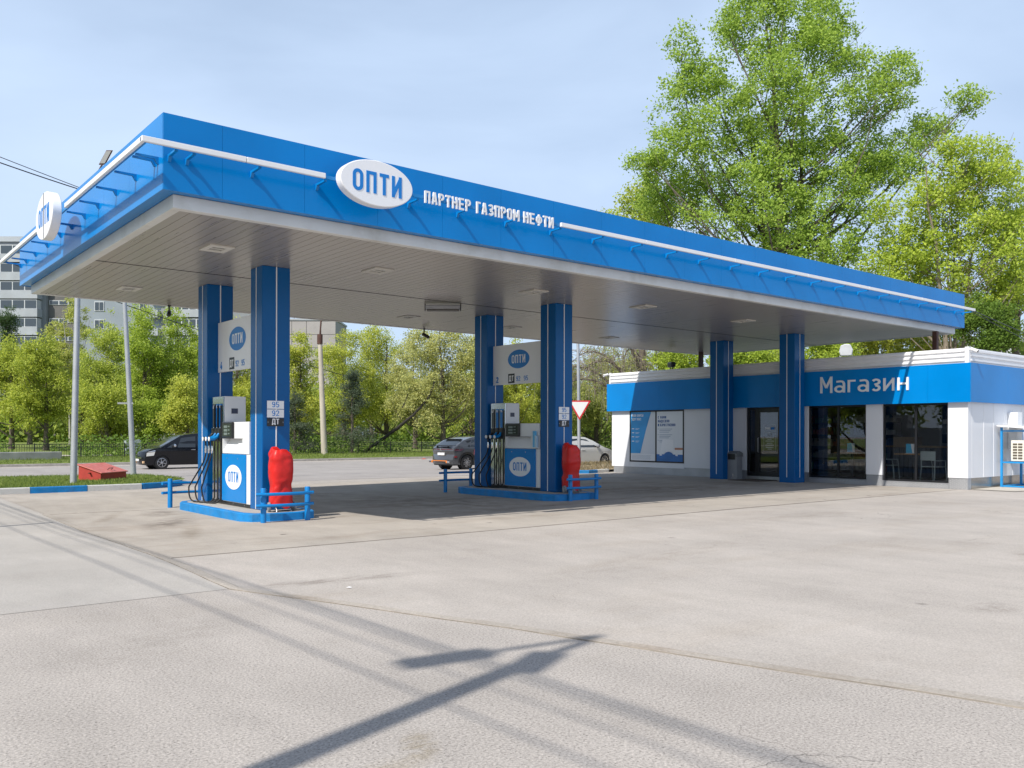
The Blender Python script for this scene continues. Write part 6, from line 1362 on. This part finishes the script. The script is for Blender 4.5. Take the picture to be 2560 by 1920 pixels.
# grass tufts: short blades on verge and lawn edge
def tufts(name, poly, zf, n, h, m):
    xs = [p[0] for p in poly]; ys = [p[1] for p in poly]; pts = []
    q = rng.uniform(0,1,(n*3,2))*np.array([max(xs)-min(xs), max(ys)-min(ys)])+np.array([min(xs),min(ys)])
    ins = np.zeros(len(q), bool); j = len(poly)-1
    for i in range(len(poly)):
        xi, yi = poly[i]; xj, yj = poly[j]; c_ = ((yi > q[:,1]) != (yj > q[:,1])) & (q[:,0] < (xj-xi)*(q[:,1]-yi)/(yj-yi+1e-9)+xi); ins ^= c_; j = i
    q = q[ins][:n]; m_ = len(q); a = rng.uniform(0,6.28,m_); w_ = .018; hh = h*rng.uniform(.4,1.2,m_); z = np.array([zf(x,y) for x,y in q]); d = np.stack([np.cos(a),np.sin(a)],1)*w_; ln = rng.normal(size=(m_,2))*.45*h
    v = np.zeros((m_,3,3)); v[:,0,:2] = q-d; v[:,1,:2] = q+d; v[:,2,:2] = q+ln; v[:,0,2] = v[:,1,2] = z; v[:,2,2] = z+hh
    me = bpy.data.meshes.new(name); me.vertices.add(3*m_); me.vertices.foreach_set('co', v.ravel()); me.loops.add(3*m_); me.loops.foreach_set('vertex_index', np.arange(3*m_, dtype=np.int32)); me.polygons.add(m_); me.polygons.foreach_set('loop_start', np.arange(0,3*m_,3,dtype=np.int32)); me.polygons.foreach_set('loop_total', np.full(m_,3,dtype=np.int32)); me.update(calc_edges=True); me.materials.append(m)
    o = bpy.data.objects.new(name, me); COL.objects.link(o); return kind(o, 'stuff')
GL = leaf_mat('grass_blades', (.22,.29,.06), .4); GD = leaf_mat('dry_grass_blades', (.34,.28,.15), .35)
tufts('grass', [(1,27.3),(7.7,27.4),(8.7,28.0),(9.5,29.0),(10.3,31.0),(10.4,35.8),(9.3,36.7),(1,39)], lambda x, y: zg(x, y)+.10, 26000, .10, GL)
tufts('grass', [(-5,52.6),(60,52.5),(60,58.5),(-5,58.5)], lambda x, y: zv(x, y)+.02, 30000, .17, GL)
tufts('dry_grass', [(23.4,25.75),(24.4,25.3),(26.3,25.8),(32,27.5),(33,31.6),(27.2,31.7),(24.8,29.2)], lambda x, y: zg(x, y)+.09+.12*S((y-26)/3), 5000, .13, GD)
# trees to the left of the forecourt that the shop windows mirror
for k, (x, y, h_, r_) in enumerate([(-16,22,12,4.2),(-19,29,14,4.6),(-15,36,12.5,4.2),(-21,43,15,5),(-14,50,13,4.4),(-24,14,13,4.6),(-22,60,15,5),(-17,8,12,4.2),(-30,34,16,5)]):
    tree('leafy tree left of the forecourt outside the photo, mirrored in the shop windows', x, y, h_, 0.8, r_, 'fresh', 9000, ls=.42, seed=200+k, clump=.8, group='trees mirrored in the shop windows', z0=0)
# ================================================================== LAMP POST AND LINES BEHIND THE CAMERA (their shadows lie on the asphalt)
t = thing('street_lamp', 'tall double armed street lamp behind the camera that throws its shadow on the asphalt', 'street lamp', (-4.45, 2.0, 0))
pole(t, [(-4.45,2.0,-.1),(-4.28,2.41,4.5),(-4.08,2.77,8.5)], [.13,.115,.09], MASTC)
pole(t, [(-4.08,2.77,8.4),(-4.15,2.74,9.0),(-4.355,2.715,9.5)], .05, MASTC, 'arm', 8)
pole(t, [(-4.355,2.715,9.5),(-4.9,2.8,9.5),(-5.44,2.88,9.5)], .04, MASTC, 'arm', 8)
for (a, b) in (((-5.3,2.86,9.48),(-5.99,2.965,9.48)), ((-4.25,2.75,8.75),(-4.62,2.52,8.6))):
    a, b = Vector(a), Vector(b); d = (b-a).normalized(); q = d.cross(Z).normalized(); MB().obox((a+b)/2, d, q, d.cross(q), (b-a).length/2, .14, .05).build('lamp_head', GREYP, t, world=True, bevel=.03)
for k, (x0_, x1_, zz) in enumerate([(-4.2,-3.4,7.4),(-4.55,-3.75,7.4),(-5.1,-4.25,7.5),(-4.0,-3.1,7.2),(-4.75,-3.6,7.7)]):
    wire('overhead line behind the camera, one of five that shade the asphalt', (x0_, 34, zz+.6), (x1_+.5, -30, zz+.6), .5, .008 if k % 2 else .012, 'overhead_line')
pt = thing('line_post', 'slim post beyond the left edge of the photo that shades the asphalt', 'post', (-2.4, 16.6, 0)); pole(pt, [(-2.4,16.6,-.1),(-2.4,16.6,6.1)], .06, MASTC)
